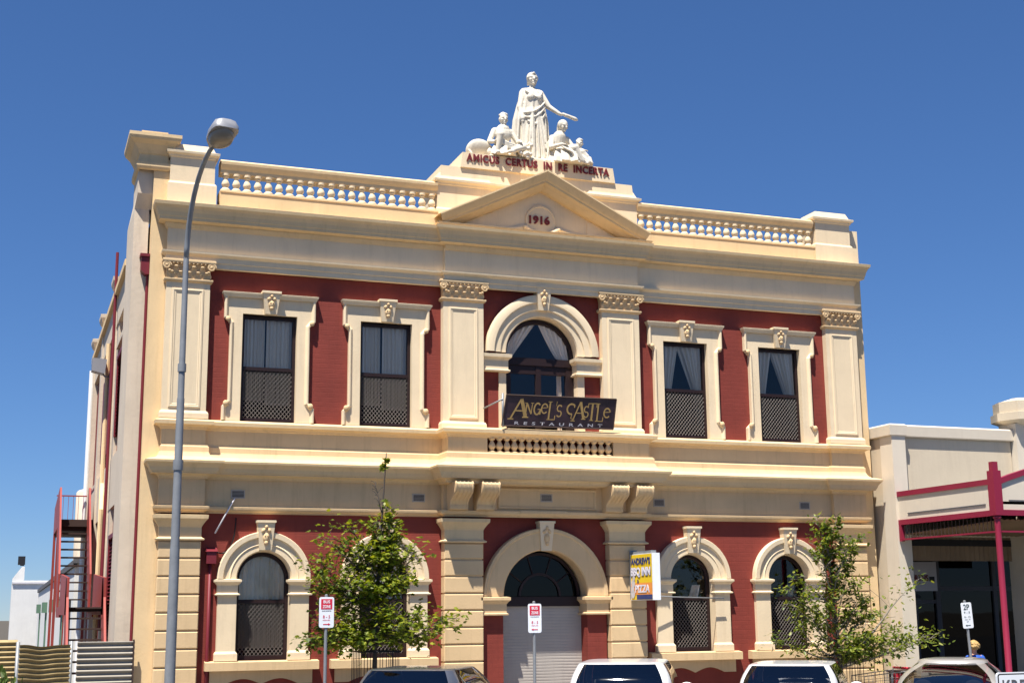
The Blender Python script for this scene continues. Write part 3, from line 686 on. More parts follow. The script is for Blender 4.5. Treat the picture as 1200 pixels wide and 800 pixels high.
# pediment
ph = MB().prism_y([(-1.86, 9.18), (1.86, 9.18), (0, 10.30)], -.06, .02)
pd = ph.build('pediment', 'pale', B)
sl = (10.47-9.18)/2.16
ap = MB()
prof = [(0, .05), (.0, -.16), (.04, -.24), (.07, -.28), (.10, -.36), (.13, -.37), (.15, -.40), (.20, -.44), (.245, -.475), (.26, -.49), (.285, -.49), (.29, .05)]
ap.sweep_xz([(-2.13+.12, 9.12), (0, 10.44-.335), (2.13-.12, 9.12)], prof)
ap.build('raking_cornice', 'cream', pd)
MB().sweep([(-1.93, -.02), (-1.93, -.22), (1.93, -.22), (1.93, -.02)], [(.22, 9.18), (.24, 9.185), (.25, 9.215), (.22, 9.225), (-.05, 9.24)]).build('sill_moulding', 'cream', pd)
md = MB()
rows = []
for r, y in [(.0, -.075), (.27, -.075), (.28, -.09), (.305, -.09), (.32, -.07), (.32, -.05)]: rows.append([(0+r*cos(2*pi*k/32), y, 9.52+r*sin(2*pi*k/32)) for k in range(32)])
md.grid(rows, True)
for k in range(15):   # festoon under the date
    t = k/14; x = -.34+.68*t; md.ell((x, -.13, 9.36-.13*sin(pi*t)), (.055, .06, .05), 8, 6)
for s in (-1, 1):     # flowing ribbons at either side
    md.tube([(s*.36, -.095, 9.37), (s*.5, -.095, 9.33), (s*.7, -.09, 9.30), (s*.9, -.09, 9.31), (s*1.1, -.085, 9.27)], .03, 6, True, [.05, .045, .035, .03, .012])
md.build('medallion', 'pale', pd, True, 40)
text('date_numerals', '1916', 'letter', pd, (-.03, -.09, 9.535), width=.42, height=.17, ext=.012, bold=.03)

# corner tower block at the left end
tw = MB(); tw.box(-7.5, -7.25, .25, 1.75, .1, 9.15)
tw.add([(-7.5, .25, 9.15), (-7.22, .25, 9.15), (-7.22, 1.75, 9.15), (-7.5, 1.75, 9.15), (-7.47, .10, 9.4), (-7.0, .10, 9.4), (-7.0, 1.0, 9.4), (-7.47, 1.0, 9.4)], [(0, 1, 5, 4), (1, 2, 6, 5), (2, 3, 7, 6), (3, 0, 4, 7)])
tw.box(-7.47, -7.0, .10, 1.0, 9.4, 10.0)
t = tw.build('corner_pier', 'stucco', B)
path = [(-7.47, 1.0), (-7.47, .0), (-6.98, .0), (-6.98, 1.0)]
MB().sweep(path, [(0, 9.80), (.03, 9.82), (.05, 9.86), (.05, 9.93), (.0, 9.94), (0, 10.08), (.02, 10.10), (.05, 10.16), (.10, 10.24), (.18, 10.31), (.20, 10.36), (.20, 10.42), (.0, 10.44)]).box(-7.465, -6.985, .005, .99, 9.9, 10.435).box(-7.45, -7.0, .05, .95, 10.44, 10.53).build('cap', 'cream', t)

# side wall towards the lane
MB().box(-7.36, -7.3, 1.7, YB, .1, 8.5).build('wall', 'red', B)
sp = MB()
def cappier(y0, y1, zt):
    sp.box(-7.47, -7.3, y0, y1, .1, zt); sp.sweep([(-7.3, y1), (-7.47, y1), (-7.47, y0), (-7.3, y0)], [(0, zt-.2), (.03, zt-.18), (.07, zt-.08), (.075, zt), (-.05, zt+.03)])
cappier(4.6, 5.1, 8.95); cappier(8.6, 9.1, 9.0); cappier(YB-.5, YB+.01, 9.05)
sp.box(-7.44, -7.3, 1.75, YB, 7.9, 8.5).box(-7.43, -7.3, 1.75, YB, 4.2, 5.2).box(-7.42, -7.3, 1.75, 2.5, .1, 7.9).box(-7.42, -7.3, 4.0, 4.6, .1, 7.9)
sp.box(-7.45, -7.3, 2.5, 4.1, 7.35, 7.45)
sp.build('side_piers', 'stucco', B)
MB().box(-7.52, -7.2, 1.75, YB+.05, 8.5, 8.62).build('coping', 'cream', B)
for z0, z1 in ((5.6, 7.1), (1.2, 3.6)):
    o = MB(); 
    for k in range(int((z1-z0)/.07)): z = z0+k*.07; o.add([(-7.36, 2.55, z+.06), (-7.36, 3.95, z+.06), (-7.41, 3.95, z), (-7.41, 2.55, z)], [(0, 1, 2, 3)])
    sh = o.build('window', 'maroon', B)
    MB().box(-7.43, -7.36, 2.45, 2.55, z0, z1+.08).box(-7.43, -7.36, 3.95, 4.05, z0, z1+.08).box(-7.44, -7.36, 2.55, 3.95, z1, z1+.08).build('frame', 'maroon', sh)
MB().box(-7.43, -7.3, 5.6, 8.2, 5.5, 7.3).build('shutter', 'maroon', B)
# downpipe with rain head at the junction of pier and front
dp = MB().tube([(-7.24, .16, .12), (-7.24, .16, 8.0)], .026, 8).build('downpipe', 'maroon', B, True, 40)
MB().prism_y([(-7.29, 7.95), (-7.22, 7.95), (-7.22, 8.02), (-7.22, 8.26), (-7.36, 8.26), (-7.36, 8.02)], .07, .24).box(-7.38, -7.22, .04, .245, 8.26, 8.31).build('rain_head', 'maroon', dp)
MB().tube([(-7.50, 4.3, 1.9), (-7.50, 4.3, 8.0), (-7.50, 4.35, 9.4)], .03, 8).build('downpipe', 'maroon', B, True, 40)
MB().tube([(-7.50, 5.6, .2), (-7.50, 5.6, 4.3), (-7.46, 6.4, 4.9), (-7.46, 6.4, 7.9)], .05, 8).build('downpipe', 'cream', B, True, 40)
MB().tube([(-7.50, YB-.1, .2), (-7.50, YB-.1, 8.3)], .06, 8).build('downpipe', 'white', B, True, 40)
# cable drop and junction box on the left of the ground floor
jb = MB().box(-6.10, -5.94, -.13, -.005, 3.02, 3.22).prism_x([(-.15, 3.22), (-.005, 3.22), (-.005, 3.29)], -6.12, -5.92).build('junction_box', 'maroon', B)
MB().tube([(-6.03, -.05, .1), (-6.03, -.05, 3.02)], .03, 6).build('conduit', 'maroon', jb, True)
MB().tube([(-5.98, -.03, 3.22)]+[(-5.98+.36*sin(t*pi/2*1.0), -.035, 3.22+.02-.10*sin(t*pi)+.55*t**2.2) for t in [k/10 for k in range(1, 11)]], .012, 6).build('cable', 'black', B, True)
MB().tube([(-5.98, -.16, 3.52), (-5.66, -.11, 4.12)], .014, 6).build('cable_stay', 'worn' if 0 else 'dullwhite', B, True)
# ------------------------------------------------------------------ figures: overlapping volumes fused into one skin
def fuse(name, mb, m, parent=None, voxel=.012, smooth=4, fac=.5):
    tmp = mb.build('fuse_source', m, None)
    md = tmp.modifiers.new('r', 'REMESH'); md.mode = 'VOXEL'; md.voxel_size = voxel; md.use_smooth_shade = True
    if smooth: sm = tmp.modifiers.new('s', 'SMOOTH'); sm.iterations = smooth; sm.factor = fac
    dg = bpy.context.evaluated_depsgraph_get(); me = bpy.data.meshes.new_from_object(tmp.evaluated_get(dg)); bpy.data.objects.remove(tmp)
    me.name = name
    for p in me.polygons: p.use_smooth = True
    return link(name, me, parent)
def robe(mb, rings, nf=11, amp=.03, n=72, seed=0):
    # rings: (z, cx, cy, rx, ry, fold strength)
    rnd = random.Random(seed); ph = rnd.uniform(0, 6); rows = []
    for z, cx, cy, rx, ry, fs in rings:
        row = []
        for k in range(n):
            a = 2*pi*k/n; f = 1+fs*amp*(sin(nf*a+ph+1.2*z)+.6*sin(nf*1.7*a+2*ph-1.5*z))/min(rx, ry)
            row.append((cx+rx*cos(a)*f, cy+ry*sin(a)*f, z))
        rows.append(row)
    mb.grid(rows, True); o = len(mb.v)-len(rows)*n
    mb.f.append(tuple(o+k for k in range(n-1, -1, -1))); mb.f.append(tuple(o+(len(rows)-1)*n+k for k in range(n)))
def head(mb, c, r=.105, turn=0., tilt=0., hair='bun'):
    # face looks toward -y, turned about z, tilted forward
    R = (Matrix.Rotation(turn, 3, 'Z') @ Matrix.Rotation(tilt, 3, 'X')); c = Vector(c)
    def P(x, y, z): return c+R @ Vector((x*r, y*r, z*r))
    q = R.to_euler()
    mb.ell(P(0, .05, .12), (r*.80, r*.95, r*1.05), 18, 12, q); mb.ell(P(0, -.22, -.42), (r*.58, r*.62, r*.72), 14, 10, q)
    mb.caps(P(0, -.86, .12), r*.10, P(0, -1.02, -.22), r*.17); mb.ell(P(0, -.80, -.62), (r*.27, r*.14, r*.08), 8, 6, q); mb.ell(P(0, -.72, -.92), (r*.25, r*.22, r*.18), 8, 6, q)
    for s in (-1, 1):
        mb.caps(P(s*.14, -.84, .22), r*.08, P(s*.55, -.70, .22), r*.10); mb.ell(P(s*.5, -.55, -.28), (r*.26, r*.24, r*.22), 8, 6, q); mb.ell(P(s*.84, .05, -.08), (r*.10, r*.18, r*.28), 8, 6, q)
    if hair == 'bun':
        mb.ell(P(0, .18, .30), (r*.95, r*1.02, r*.95), 16, 10, q); mb.ell(P(0, 1.15, -.05), (r*.45, r*.40, r*.42), 10, 8, q)
        for s in (-1, 1): mb.caps(P(0, -.78, .85), r*.22, P(s*.86, -.12, .15), r*.24); mb.caps(P(s*.84, -.05, .1), r*.2, P(s*.6, .5, -.85), r*.2)
    elif hair == 'curls':
        rnd = random.Random(3)
        for k in range(34):
            a = rnd.uniform(0, 2*pi); e = rnd.uniform(.0, 1.5); x, y, z = cos(a)*cos(e), sin(a)*cos(e), sin(e)
            if y < -.55 and z < .55: continue
            mb.ell(P(x*.85, .08+y*.95, .2+z*.95), (r*.26,)*3, 7, 5)
    elif hair == 'veil':
        mb.ell(P(0, .22, .28), (r*.98, r*1.0, r*1.0), 16, 10, q); mb.caps(P(0, .9, .1), r*.6, P(0, .95, -1.0), r*.5)
def hand(mb, p, d, side=1, s=1.0, curl=.5):
    # palm at p, fingers running along d (unit), palm facing down
    p = Vector(p); d = Vector(d).normalized(); u = Vector((0, 0, 1)); u = (u-d*u.dot(d)).normalized(); r = d.cross(u)
    mb.ell(p+d*.035*s, (.042*s, .042*s, .022*s), 10, 7)
    for k, L in enumerate((.075, .085, .08, .062)):
        b = p+d*.065*s+r*(k-1.5)*.021*s; m_ = b+d*L*.5*s-u*.01*s; e = m_+(d*(1-curl*.6)-u*curl).normalized()*L*.5*s
        mb.caps(b, .0105*s, m_, .0095*s, 6); mb.caps(m_, .0095*s, e, .0075*s, 6)
    b = p+d*.02*s-r*side*.035*s; mb.caps(b, .013*s, b+(d*.6-r*side*.6-u*.3).normalized()*.055*s, .009*s, 6)

def statue_standing():
    t = thing('standing_statue', 'white statue of a standing robed woman reaching one arm out, tallest on the parapet', 'statue', (.05, .42, 10.755), 0, 'white statues on the parapet')
    m = MB()
    # robe in three lofts: skirt, waist, chest
    robe(m, [(.10, 0, 0, .31, .24, 1.3), (.25, 0, 0, .285, .225, 1.3), (.5, .0, 0, .26, .21, 1.2), (.8, 0, 0, .245, .195, 1.0), (1.0, 0, 0, .235, .18, .7), (1.12, 0, 0, .20, .15, .5), (1.25, 0, -.01, .19, .14, .3), (1.38, 0, 0, .20, .135, .2), (1.45, 0, .01, .185, .12, .1), (1.50, 0, .02, .11, .09, 0)], 9, .026)
    # cloak hanging from the viewer's left shoulder to the base, and over the far arm
    robe(m, [(.12, -.25, .06, .14, .17, 1.4), (.5, -.26, .05, .125, .15, 1.2), (.9, -.24, .04, .11, .13, .9), (1.2, -.20, .03, .085, .11, .5), (1.42, -.15, .03, .07, .09, .1)], 5, .025, 40, 2)
    robe(m, [(.15, .25, .08, .10, .13, 1.4), (.5, .26, .08, .10, .12, 1.2), (.9, .24, .06, .085, .10, .8), (1.2, .2, .04, .06, .08, .2)], 5, .024, 40, 5)
    # drapery swags across the body
    for k, (x0, z0, x1, z1, dip) in enumerate(((-.23, 1.00, .21, 1.24, .12), (-.24, .93, .22, 1.15, .17), (-.16, .84, .23, 1.06, .22))):
        pts = []
        for i in range(13):
            u = i/12; x = x0+(x1-x0)*u; a = math.asin(max(-1, min(1, x/.26))); pts.append((x, -.180*cos(a)-.004, z0+(z1-z0)*u-dip*sin(pi*u)*.7))
        m.tube(pts, .021, 8)
    m.tube([(-.17, -.08, 1.44), (-.08, -.15, 1.36), (.02, -.155, 1.31), (.12, -.14, 1.36), (.17, -.06, 1.45)], .022, 8)
    for x in (-.13, -.05, .03, .10, .17): m.tube([(x*.7, -.17, .92), (x, -.21, .6), (x*1.3, -.25, .12)], .020, 6)
    for s in (-1, 1): m.ell((s*.075, -.12, 1.31), (.075, .06, .07), 10, 8); m.caps((s*.04, .01, 1.47), .07, (s*.17, .02, 1.44), .075)
    m.caps((0, .01, 1.47), .058, (0, -.005, 1.60), .052)
    head(m, (0, -.01, 1.70), .112, .0, .02, 'bun')
    # near arm down inside the cloak, other arm stretched out and down to the right
    m.caps((-.19, .02, 1.42), .07, (-.26, -.02, 1.12), .06); m.caps((-.26, -.02, 1.12), .055, (-.24, -.10, .88), .045); hand(m, (-.24, -.10, .86), (.05, -.1, -1), 1, .9)
    m.caps((.19, .02, 1.42), .068, (.31, -.05, 1.19), .055); m.caps((.31, -.05, 1.19), .052, (.49, -.16, 1.035), .036); hand(m, (.49, -.17, 1.03), (.95, -.1, -.12), 1, 1.0, .35)
    m.caps((.56, -.18, 1.03), .030, (.80, -.20, .955), .038, 10); m.caps((.80, -.20, .955), .036, (.84, -.20, .945), .02)   # scroll held in the hand
    for s in (-1, 1): m.caps((s*.1, -.2, .07), .05, (s*.12, -.32, .045), .042)
    m.box(-.36, .36, -.34, .28, .0, .08)
    fuse('body', m, 'statue', t, .0105, 4); t.scale = (1.04, 1.04, 1.085)
def statue_boy():
    t = thing('seated_youth_statue', 'white statue of a seated curly haired youth leaning on a round shield', 'statue', (-.70, .22, 10.755), 0, 'white statues on the parapet')
    m = MB()
    m.ell((-.05, .10, .14), (.34, .24, .16), 16, 10)                                    # rock seat
    m.caps((.02, .05, .28), .14, (.05, .0, .62), .135, 14); m.ell((.05, -.04, .52), (.17, .11, .16), 12, 8)
    for s in (-1, 1): m.caps((.05, .0, .62), .07, (.05+s*.17, .01, .60), .065)
    m.caps((.05, 0, .64), .055, (.05, -.01, .75), .05); head(m, (.05, -.03, .84), .105, .12, .05, 'curls')
    # legs: near knee raised, other folded flat
    m.caps((-.05, -.02, .25), .10, (-.10, -.30, .42), .075); m.caps((-.10, -.30, .42), .07, (-.16, -.26, .10), .045); m.caps((-.16, -.25, .06), .045, (-.18, -.38, .04), .035)
    m.caps((.12, -.02, .22), .10, (.36, -.26, .22), .08); m.caps((.36, -.26, .22), .07, (.12, -.38, .10), .045); m.caps((.12, -.38, .08), .045, (.02, -.42, .05), .035)
    # arms
    m.caps((-.13, .01, .60), .06, (-.24, -.02, .36), .05); m.caps((-.24, -.02, .36), .05, (-.20, -.20, .30), .036); hand(m, (-.19, -.21, .31), (.4, -.8, .1), 1, .85)
    m.caps((.22, .01, .60), .06, (.34, -.06, .38), .05); m.caps((.34, -.06, .38), .046, (.32, -.24, .34), .036); hand(m, (.32, -.25, .34), (-.2, -.9, -.2), -1, .85)
    robe(m, [(.02, .0, -.16, .26, .22, 1.5), (.14, .02, -.14, .25, .19, 1.3), (.26, .03, -.08, .20, .16, .8)], 7, .03, 50, 4)
    for k in range(4): m.tube([(-.12, -.27, .36-.02*k), (.05+.03*k, -.33, .26-.05*k), (.30, -.32, .20-.03*k)], .022, 6)
    # wheat sheaf / flowers at his side
    rnd = random.Random(5)
    for k in range(26): m.ell((.42+rnd.uniform(-.13, .12), -.24+rnd.uniform(-.08, .08), .16+rnd.uniform(-.14, .2)), (.045,)*3, 7, 5)
    fuse('body', m, 'statue', t, .011, 2)
    g = MB(); g.ell((-.42, .06, .15), (.30, .13, .25), 20, 14, Euler((.5, .2, .3))); g.tube([(-.42+.25*cos(a), -.02+.09*sin(a), .18+.20*sin(a)) for a in [2*pi*k/24 for k in range(25)]], .022, 6)
    fuse('shield', g, 'statue', t, .014, 2)
def statue_mother():
    t = thing('seated_mother_statue', 'white statue of a seated draped woman bending over a small child', 'statue', (.50, .20, 10.755), 0, 'white statues on the parapet')
    m = MB()
    m.ell((.0, .12, .14), (.30, .24, .18), 16, 10)
    m.caps((-.02, .08, .26), .16, (.02, -.02, .60), .135, 14)
    for s in (-1, 1): m.caps((.02, -.0, .60), .07, (.02+s*.16, -.02, .57), .065)
    m.caps((.03, -.02, .62), .055, (.07, -.06, .74), .05); head(m, (.08, -.08, .82), .105, .35, .25, 'veil')
    robe(m, [(.0, .14, -.20, .34, .24, 1.5), (.12, .14, -.18, .32, .21, 1.3), (.24, .12, -.12, .26, .18, .9), (.33, .06, -.04, .2, .15, .4)], 9, .03, 60, 8)
    robe(m, [(.02, -.16, .06, .16, .18, 1.2), (.25, -.14, .06, .14, .16, 1.0), (.5, -.08, .05, .12, .12, .5), (.62, -.05, .03, .09, .09, .1)], 6, .025, 44, 9)
    m.caps((-.02, -.1, .28), .10, (.22, -.34, .30), .08); m.caps((.22, -.34, .30), .075, (.36, -.36, .04), .05)
    m.caps((.14, -.05, .26), .10, (.40, -.24, .26), .08); m.caps((.40, -.24, .26), .075, (.52, -.28, .04), .05)
    for k in range(5): m.tube([(-.05+.05*k, -.30, .32), (.12+.08*k, -.40+.02*k, .20-.02*k), (.24+.09*k, -.40+.02*k, .03)], .022, 6)
    m.caps((-.14, -.02, .57), .06, (-.20, -.12, .34), .05); m.caps((-.20, -.12, .34), .046, (-.04, -.30, .36), .036); hand(m, (-.03, -.31, .36), (.9, -.2, -.1), 1, .85)
    m.caps((.18, -.02, .57), .06, (.30, -.08, .38), .05); m.caps((.30, -.08, .38), .046, (.42, -.18, .32), .036); hand(m, (.43, -.19, .32), (.8, -.3, .1), -1, .85)
    fuse('body', m, 'statue', t, .011, 2)
def statue_child():
    t = thing('child_statue', 'small white statue of a child at the right end of the parapet group', 'statue', (.95, .18, 10.755), 0, 'white statues on the parapet')
    m = MB()
    m.ell((.02, .0, .10), (.17, .15, .11), 12, 8); m.caps((.0, .0, .16), .10, (-.01, -.01, .36), .085)
    for s in (-1, 1): m.caps((-.01, 0, .36), .05, (-.01+s*.10, -.01, .34), .045)
    m.caps((-.01, 0, .38), .04, (-.01, -.01, .44), .038); head(m, (-.01, -.03, .51), .082, -.5, .1, 'curls')
    m.caps((-.11, -.01, .34), .04, (-.16, -.10, .24), .034); m.caps((-.16, -.10, .24), .032, (-.08, -.20, .26), .026); hand(m, (-.08, -.2, .26), (.3, -.9, .2), 1, .6)
    m.caps((.09, -.01, .34), .04, (.14, -.09, .23), .034); m.caps((.14, -.09, .23), .032, (.07, -.18, .20), .026); hand(m, (.07, -.18, .2), (-.3, -.9, 0), -1, .6)
    m.caps((-.05, -.05, .14), .065, (-.08, -.22, .16), .05); m.caps((-.08, -.22, .16), .048, (-.08, -.26, .02), .034); m.caps((.06, -.05, .14), .065, (.12, -.20, .15), .05); m.caps((.12, -.2, .15), .048, (.14, -.26, .02), .034)
    robe(m, [(.0, .02, -.02, .18, .15, 1.2), (.10, .02, -.02, .16, .13, 1.0), (.2, .01, -.0, .12, .11, .4)], 6, .02, 40, 3)
    fuse('body', m, 'statue', t, .009, 2)
statue_standing(); statue_boy(); statue_mother(); statue_child()

# ------------------------------------------------------------------ signs on the building
sb = thing('restaurant_signboard', 'long dark board lettered in gold standing on the central balcony', 'signboard', (0, 0, 0))
TL, TR, BR, BL = Vector((-.95, -.70, 6.02)), Vector((1.215, -.70, 6.035)), Vector((1.185, -.59, 5.485)), Vector((-1.01, -.59, 5.47))
n = ((TR-TL).cross(BL-TL)).normalized(); n = -n if n.y > 0 else n
bk = MB(); vs = [TL, TR, BR, BL]; vs2 = [v-n*.035 for v in vs]
bk.add(vs+vs2, [(0, 1, 2, 3), (7, 6, 5, 4), (0, 4, 5, 1), (1, 5, 6, 2), (2, 6, 7, 3), (3, 7, 4, 0)]).build('board', 'board', sb)
bd = MB()
for a, b in ((TL, TR), (TR, BR), (BR, BL), (BL, TL)): bd.tube([a+n*.004, b+n*.004], .012, 4)
bd.build('border', 'bin', sb)
# gold display letters drawn as strokes with serifs; u across the board, v up (board units)
U = (TR-TL); V = (TL-BL); W_, H_ = U.length, V.length
def bp(u, v, off): return BL+(BR-BL)*u+((TL+(TR-TL)*u)-(BL+(BR-BL)*u))*v+n*off
def arcp(cx, cy, rx, ry, a0, a1, k=14): return [(cx+rx*cos(radians(a0+(a1-a0)*i/k)), cy+ry*sin(radians(a0+(a1-a0)*i/k))) for i in range(k+1)]
G = {  # glyphs in a box 1 wide x 1 high: (stroke points, width)
 'A': [([(-.12, -.14), (.50, 1.05)], .10), ([(.50, 1.05), (.95, 0)], .2), ([(.2, .36), (.8, .36)], .07), ([(-.3, -.12), (.12, -.12)], .07), ([(.72, 0), (1.15, 0)], .07)],
 'n': [([(.15, 0), (.15, .8)], .15), ([(.15, .8), (.85, .0)], .15), ([(.85, 0), (.85, .8)], .09), ([(-.05, 0), (.35, 0)], .06), ([(-.08, .8), (.2, .8)], .06), ([(.65, .8), (1.05, .8)], .06)],
 'g': [(arcp(.5, .4, .42, .40, 42, 345), .17), ([(.55, .37), (1.0, .37)], .09), ([(.93, .0), (.93, .37)], .15)],
 'e': [(arcp(.5, .38, .42, .38, 10, 320), .15), ([(.1, .42), (.9, .46)], .08)],
 'L': [([(.25, 1.05), (.25, .0)], .17), ([(.25, 0), (1.0, .0)], .08), ([(1.0, -.02), (1.02, .25)], .09), ([(-.02, 1.05), (.5, 1.05)], .07), ([(0, 0), (.3, 0)], .07)],
 "'": [([(.2, 1.05), (.1, .78)], .16)],
 's': [(arcp(.5, .56, .34, .22, 30, 270)+arcp(.5, .17, .34, .2, 90, -150), .14)],
 'C': [(arcp(.58, .55, .50, .46, 48, 285), .16), ([(.95, .95), (.93, .68)], .10), ([(.72, .10), (.62, -.30), (1.05, -.36)], .08)],
 'T': [([(.5, .98), (.5, 0)], .18), ([(.0, .98), (1.0, 1.0)], .08), ([(0.02, .98), (0, .75)], .08), ([(.98, 1.0), (1., .77)], .08), ([(.28, 0), (.72, 0)], .07)],
}
LT = [('A', .075, .125, .30, .56), ('n', .180, .070, .41, .44), ('g', .256, .066, .40, .46), ('e', .322, .064, .45, .40), ('L', .382, .070, .25, .55), ("'", .455, .022, .27, .55), ('s', .458, .060, .37, .46),
      ('C', .552, .075, .42, .36), ('A', .628, .092, .30, .54), ('s', .706, .056, .38, .44), ('T', .748, .078, .27, .56), ('L', .822, .068, .25, .55), ('e', .892, .068, .38, .40)]
g = MB()
def stroke(u0, v0, su, sv, pts, w, off):
    P = [(u0+x*su, v0+y*sv) for x, y in pts]; rows = [[], []]; asp = H_/W_; hw = w*su/2
    for i, (x, y) in enumerate(P):
        a = P[max(0, i-1)]; b = P[min(len(P)-1, i+1)]; dx, dy = b[0]-a[0], (b[1]-a[1])*asp; L = math.hypot(dx, dy) or 1
        nx, ny = -dy/L*hw, dx/L*hw/asp
        rows[0].append(bp(x+nx, y+ny, off)); rows[1].append(bp(x-nx, y-ny, off))
    g.grid(rows)
for ch, u0, wid, v0, hh in LT:
    for k, (pts, w) in enumerate(G[ch]): stroke(u0, v0, wid, hh, pts, w*1.2, .006+.0006*k)
g.build('lettering', 'gold', sb)
me = text_mesh('R  E  S  T  A  U  R  A  N  T', .79, .10, 0, .02)
for v in me.vertices: v.co = bp(.50+v.co.x, .105+v.co.y, .008)
me.materials.clear(); me.materials.append(M['dullwhite']); link('lettering', me, sb)
MB().tube([(-1.0, -.62, 5.95), (-1.22, -.20, 5.83)], .014, 6).tube([(-.99, -.60, 5.45), (-.99, -.60, 6.06)], .022, 6).build('stay', 'galv', sb, True)

ps = thing('projecting_sign', 'yellow and white box sign for pizza jutting out from the wall right of the door', 'sign', (0, 0, 0))
x0, x1, y0, y1, z0, z1 = 1.605, 1.755, -1.22, -.30, 2.37, 3.20
MB().box(x0, x1, y0, y1, z0, z1).build('box', 'signwhite', ps)
MB().box(x0+.02, x1-.02, y0+.1, y1-.02, z1, z1+.05).box(x0+.03, x0+.08, -.30, -.12, 3.10, 3.20).box(x0+.03, x0+.08, -.30, -.12, 2.45, 2.52).box(x0+.0, x1-.01, y1, y1+.05, z0+.02, z1+.08).build('bracket', 'galv', ps)
def face(z_a, z_b, ya, yb, m, d, nm): return MB().add([(x0-d, ya, z_a), (x0-d, yb, z_a), (x0-d, yb, z_b), (x0-d, ya, z_b)], [(0, 1, 2, 3)]).build(nm, m, ps)
face(z0+.01, z1-.01, y0+.02, y1-.02, 'yellow', .003, 'face'); face(z0+.10, z0+.31, y0+.02, y1-.02, 'orange', .006, 'face'); face(z0+.015, z0+.10, y0+.02, y1-.25, 'navy', .006, 'face')
RX = Euler((pi/2, 0, -pi/2))
text('lettering', "ANDREW'S", 'navy', ps, (x0-.008, -.74, z1-.13), RX, width=.80, height=.13, ext=.002, bold=.03)
text('lettering_outline', "BBQ INN", 'navy', ps, (x0-.008, -.735, z1-.335), RX, width=.83, height=.20, ext=.001, bold=.06)
text('lettering', "BBQ INN", 'lilac', ps, (x0-.012, -.735, z1-.33), RX, width=.81, height=.18, ext=.002, bold=.035)
text('lettering', "&", 'navy', ps, (x0-.008, -.62, z1-.49), RX, height=.075, ext=.002, bold=.02)
text('lettering', "PIZZA", 'lilac', ps, (x0-.010, -.80, z0+.205), RX, width=.60, height=.14, ext=.002, bold=.03)
MB().tube([(x1-.02, -.32, 2.47), (2.5, -.22, 2.43), (3.58, -.20, 2.40)], .013, 6).build('stay', 'galv', ps, True)
pz = MB()
for k, (y, z, r) in enumerate(((-.42, .30, .075), (-.40, .12, .085), (-.45, .40, .05), (-.40, .21, .06))): pz.add([(x0-.0105-.001*k, y+r*cos(2*pi*i/14), z0+z+r*sin(2*pi*i/14)) for i in range(14)], [tuple(range(14))])
pz.build('picture', 'dullwhite', ps)

# ------------------------------------------------------------------ neighbour shop with verandah, on the right
NB = thing('neighbour_shop', 'low beige shop with burgundy trimmed verandah at the right edge', 'shop')
MB().box(7.315, 7.36, -.5, 10, .1, 5.72).box(7.36, 7.46, -.4, .5, .1, 5.74).build('wall', 'neigh', NB)
MB().box(7.30, 7.62, -.60, -.2, .1, 5.78).build('pier', 'neighpale', NB)
MB().box(7.62, 10.35, -.45, -.2, 3.6, 5.80).build('wall', 'neigh', NB)
MB().sweep([(7.28, 4.0), (7.28, -.60), (7.62, -.60), (7.62, -.50), (10.42, -.50)], [(0, 5.58), (.0, 5.58), (.03, 5.60), (.04, 5.80), (.0, 5.83), (-.3, 5.84)]).build('coping', 'neighpale', NB)
MB().tube([(7.66, -.49, 4.5), (7.655, -.49, 5.58)], .03, 8).build('downpipe', 'neighpale', NB, True)
MB().box(10.38, 10.9, -.62, -.1, .1, 5.95).build('pier', 'neighpale', NB)
MB().lathe([(.40, 5.93), (.62, 6.02), (.62, 6.18), (.56, 6.19), (.56, 6.42), (.50, 6.43), (.2, 6.52)], (10.78, -.35, 0), 8).build('pier_cap', 'neigh', NB)
MB().box(10.9, 20, -.45, -.2, 3.6, 5.8).build('wall', 'neigh', NB)
MB().box(7.4, 20, -.2, 14, 3.42, 3.55).box(7.36, 7.42, -.2, 6, .1, 3.5).box(7.4, 20, 5.9, 6, .1, 3.5).build('room', 'dark', NB)
# shopfront
sf = MB().box(8.9, 9.0, 1.95, 2.05, .12, 3.3).box(10.05, 10.17, 1.95, 2.05, .12, 3.3).box(11.6, 11.7, 1.95, 2.05, .12, 3.3).box(9.0, 10.05, 1.96, 2.04, 2.28, 2.36).box(10.17, 14, 1.96, 2.04, 2.55, 2.65).box(9.0, 14, 1.96, 2.04, .12, .35).box(9.48, 9.56, 1.96, 2.04, .3, 2.28)
sf.build('shopfront_frame', 'seat', NB)
MB().box(8.3, 10.06, 1.9, 1.96, 2.55, 3.18).build('fascia_sign', 'dullwhite', NB)
MB().box(9.45, 9.62, 1.93, 1.97, 2.40, 2.48).build('small_sign', 'black', NB)
text('lettering', 'WOOLWORTHS', 'letter', NB, (9.27, 1.888, 2.83), width=1.12, height=.135, ext=.004, bold=.02)
MB().box(9.86, 9.99, 1.886, 1.9, 2.76, 2.86).build('emblem', 'black', NB)
MB().add([(9.0, 2.0, .3), (14, 2.0, .3), (14, 2.0, 3.3), (9.0, 2.0, 3.3)], [(0, 1, 2, 3)]).build('pane', 'darkglass', NB)
rk = MB()
for k in range(7): rk.box(9.2+k*.62, 9.62+k*.62, 2.5, 2.9, .12, .9+.25*(k % 3)); 
rk.build('display_stand', 'greycloth', NB)
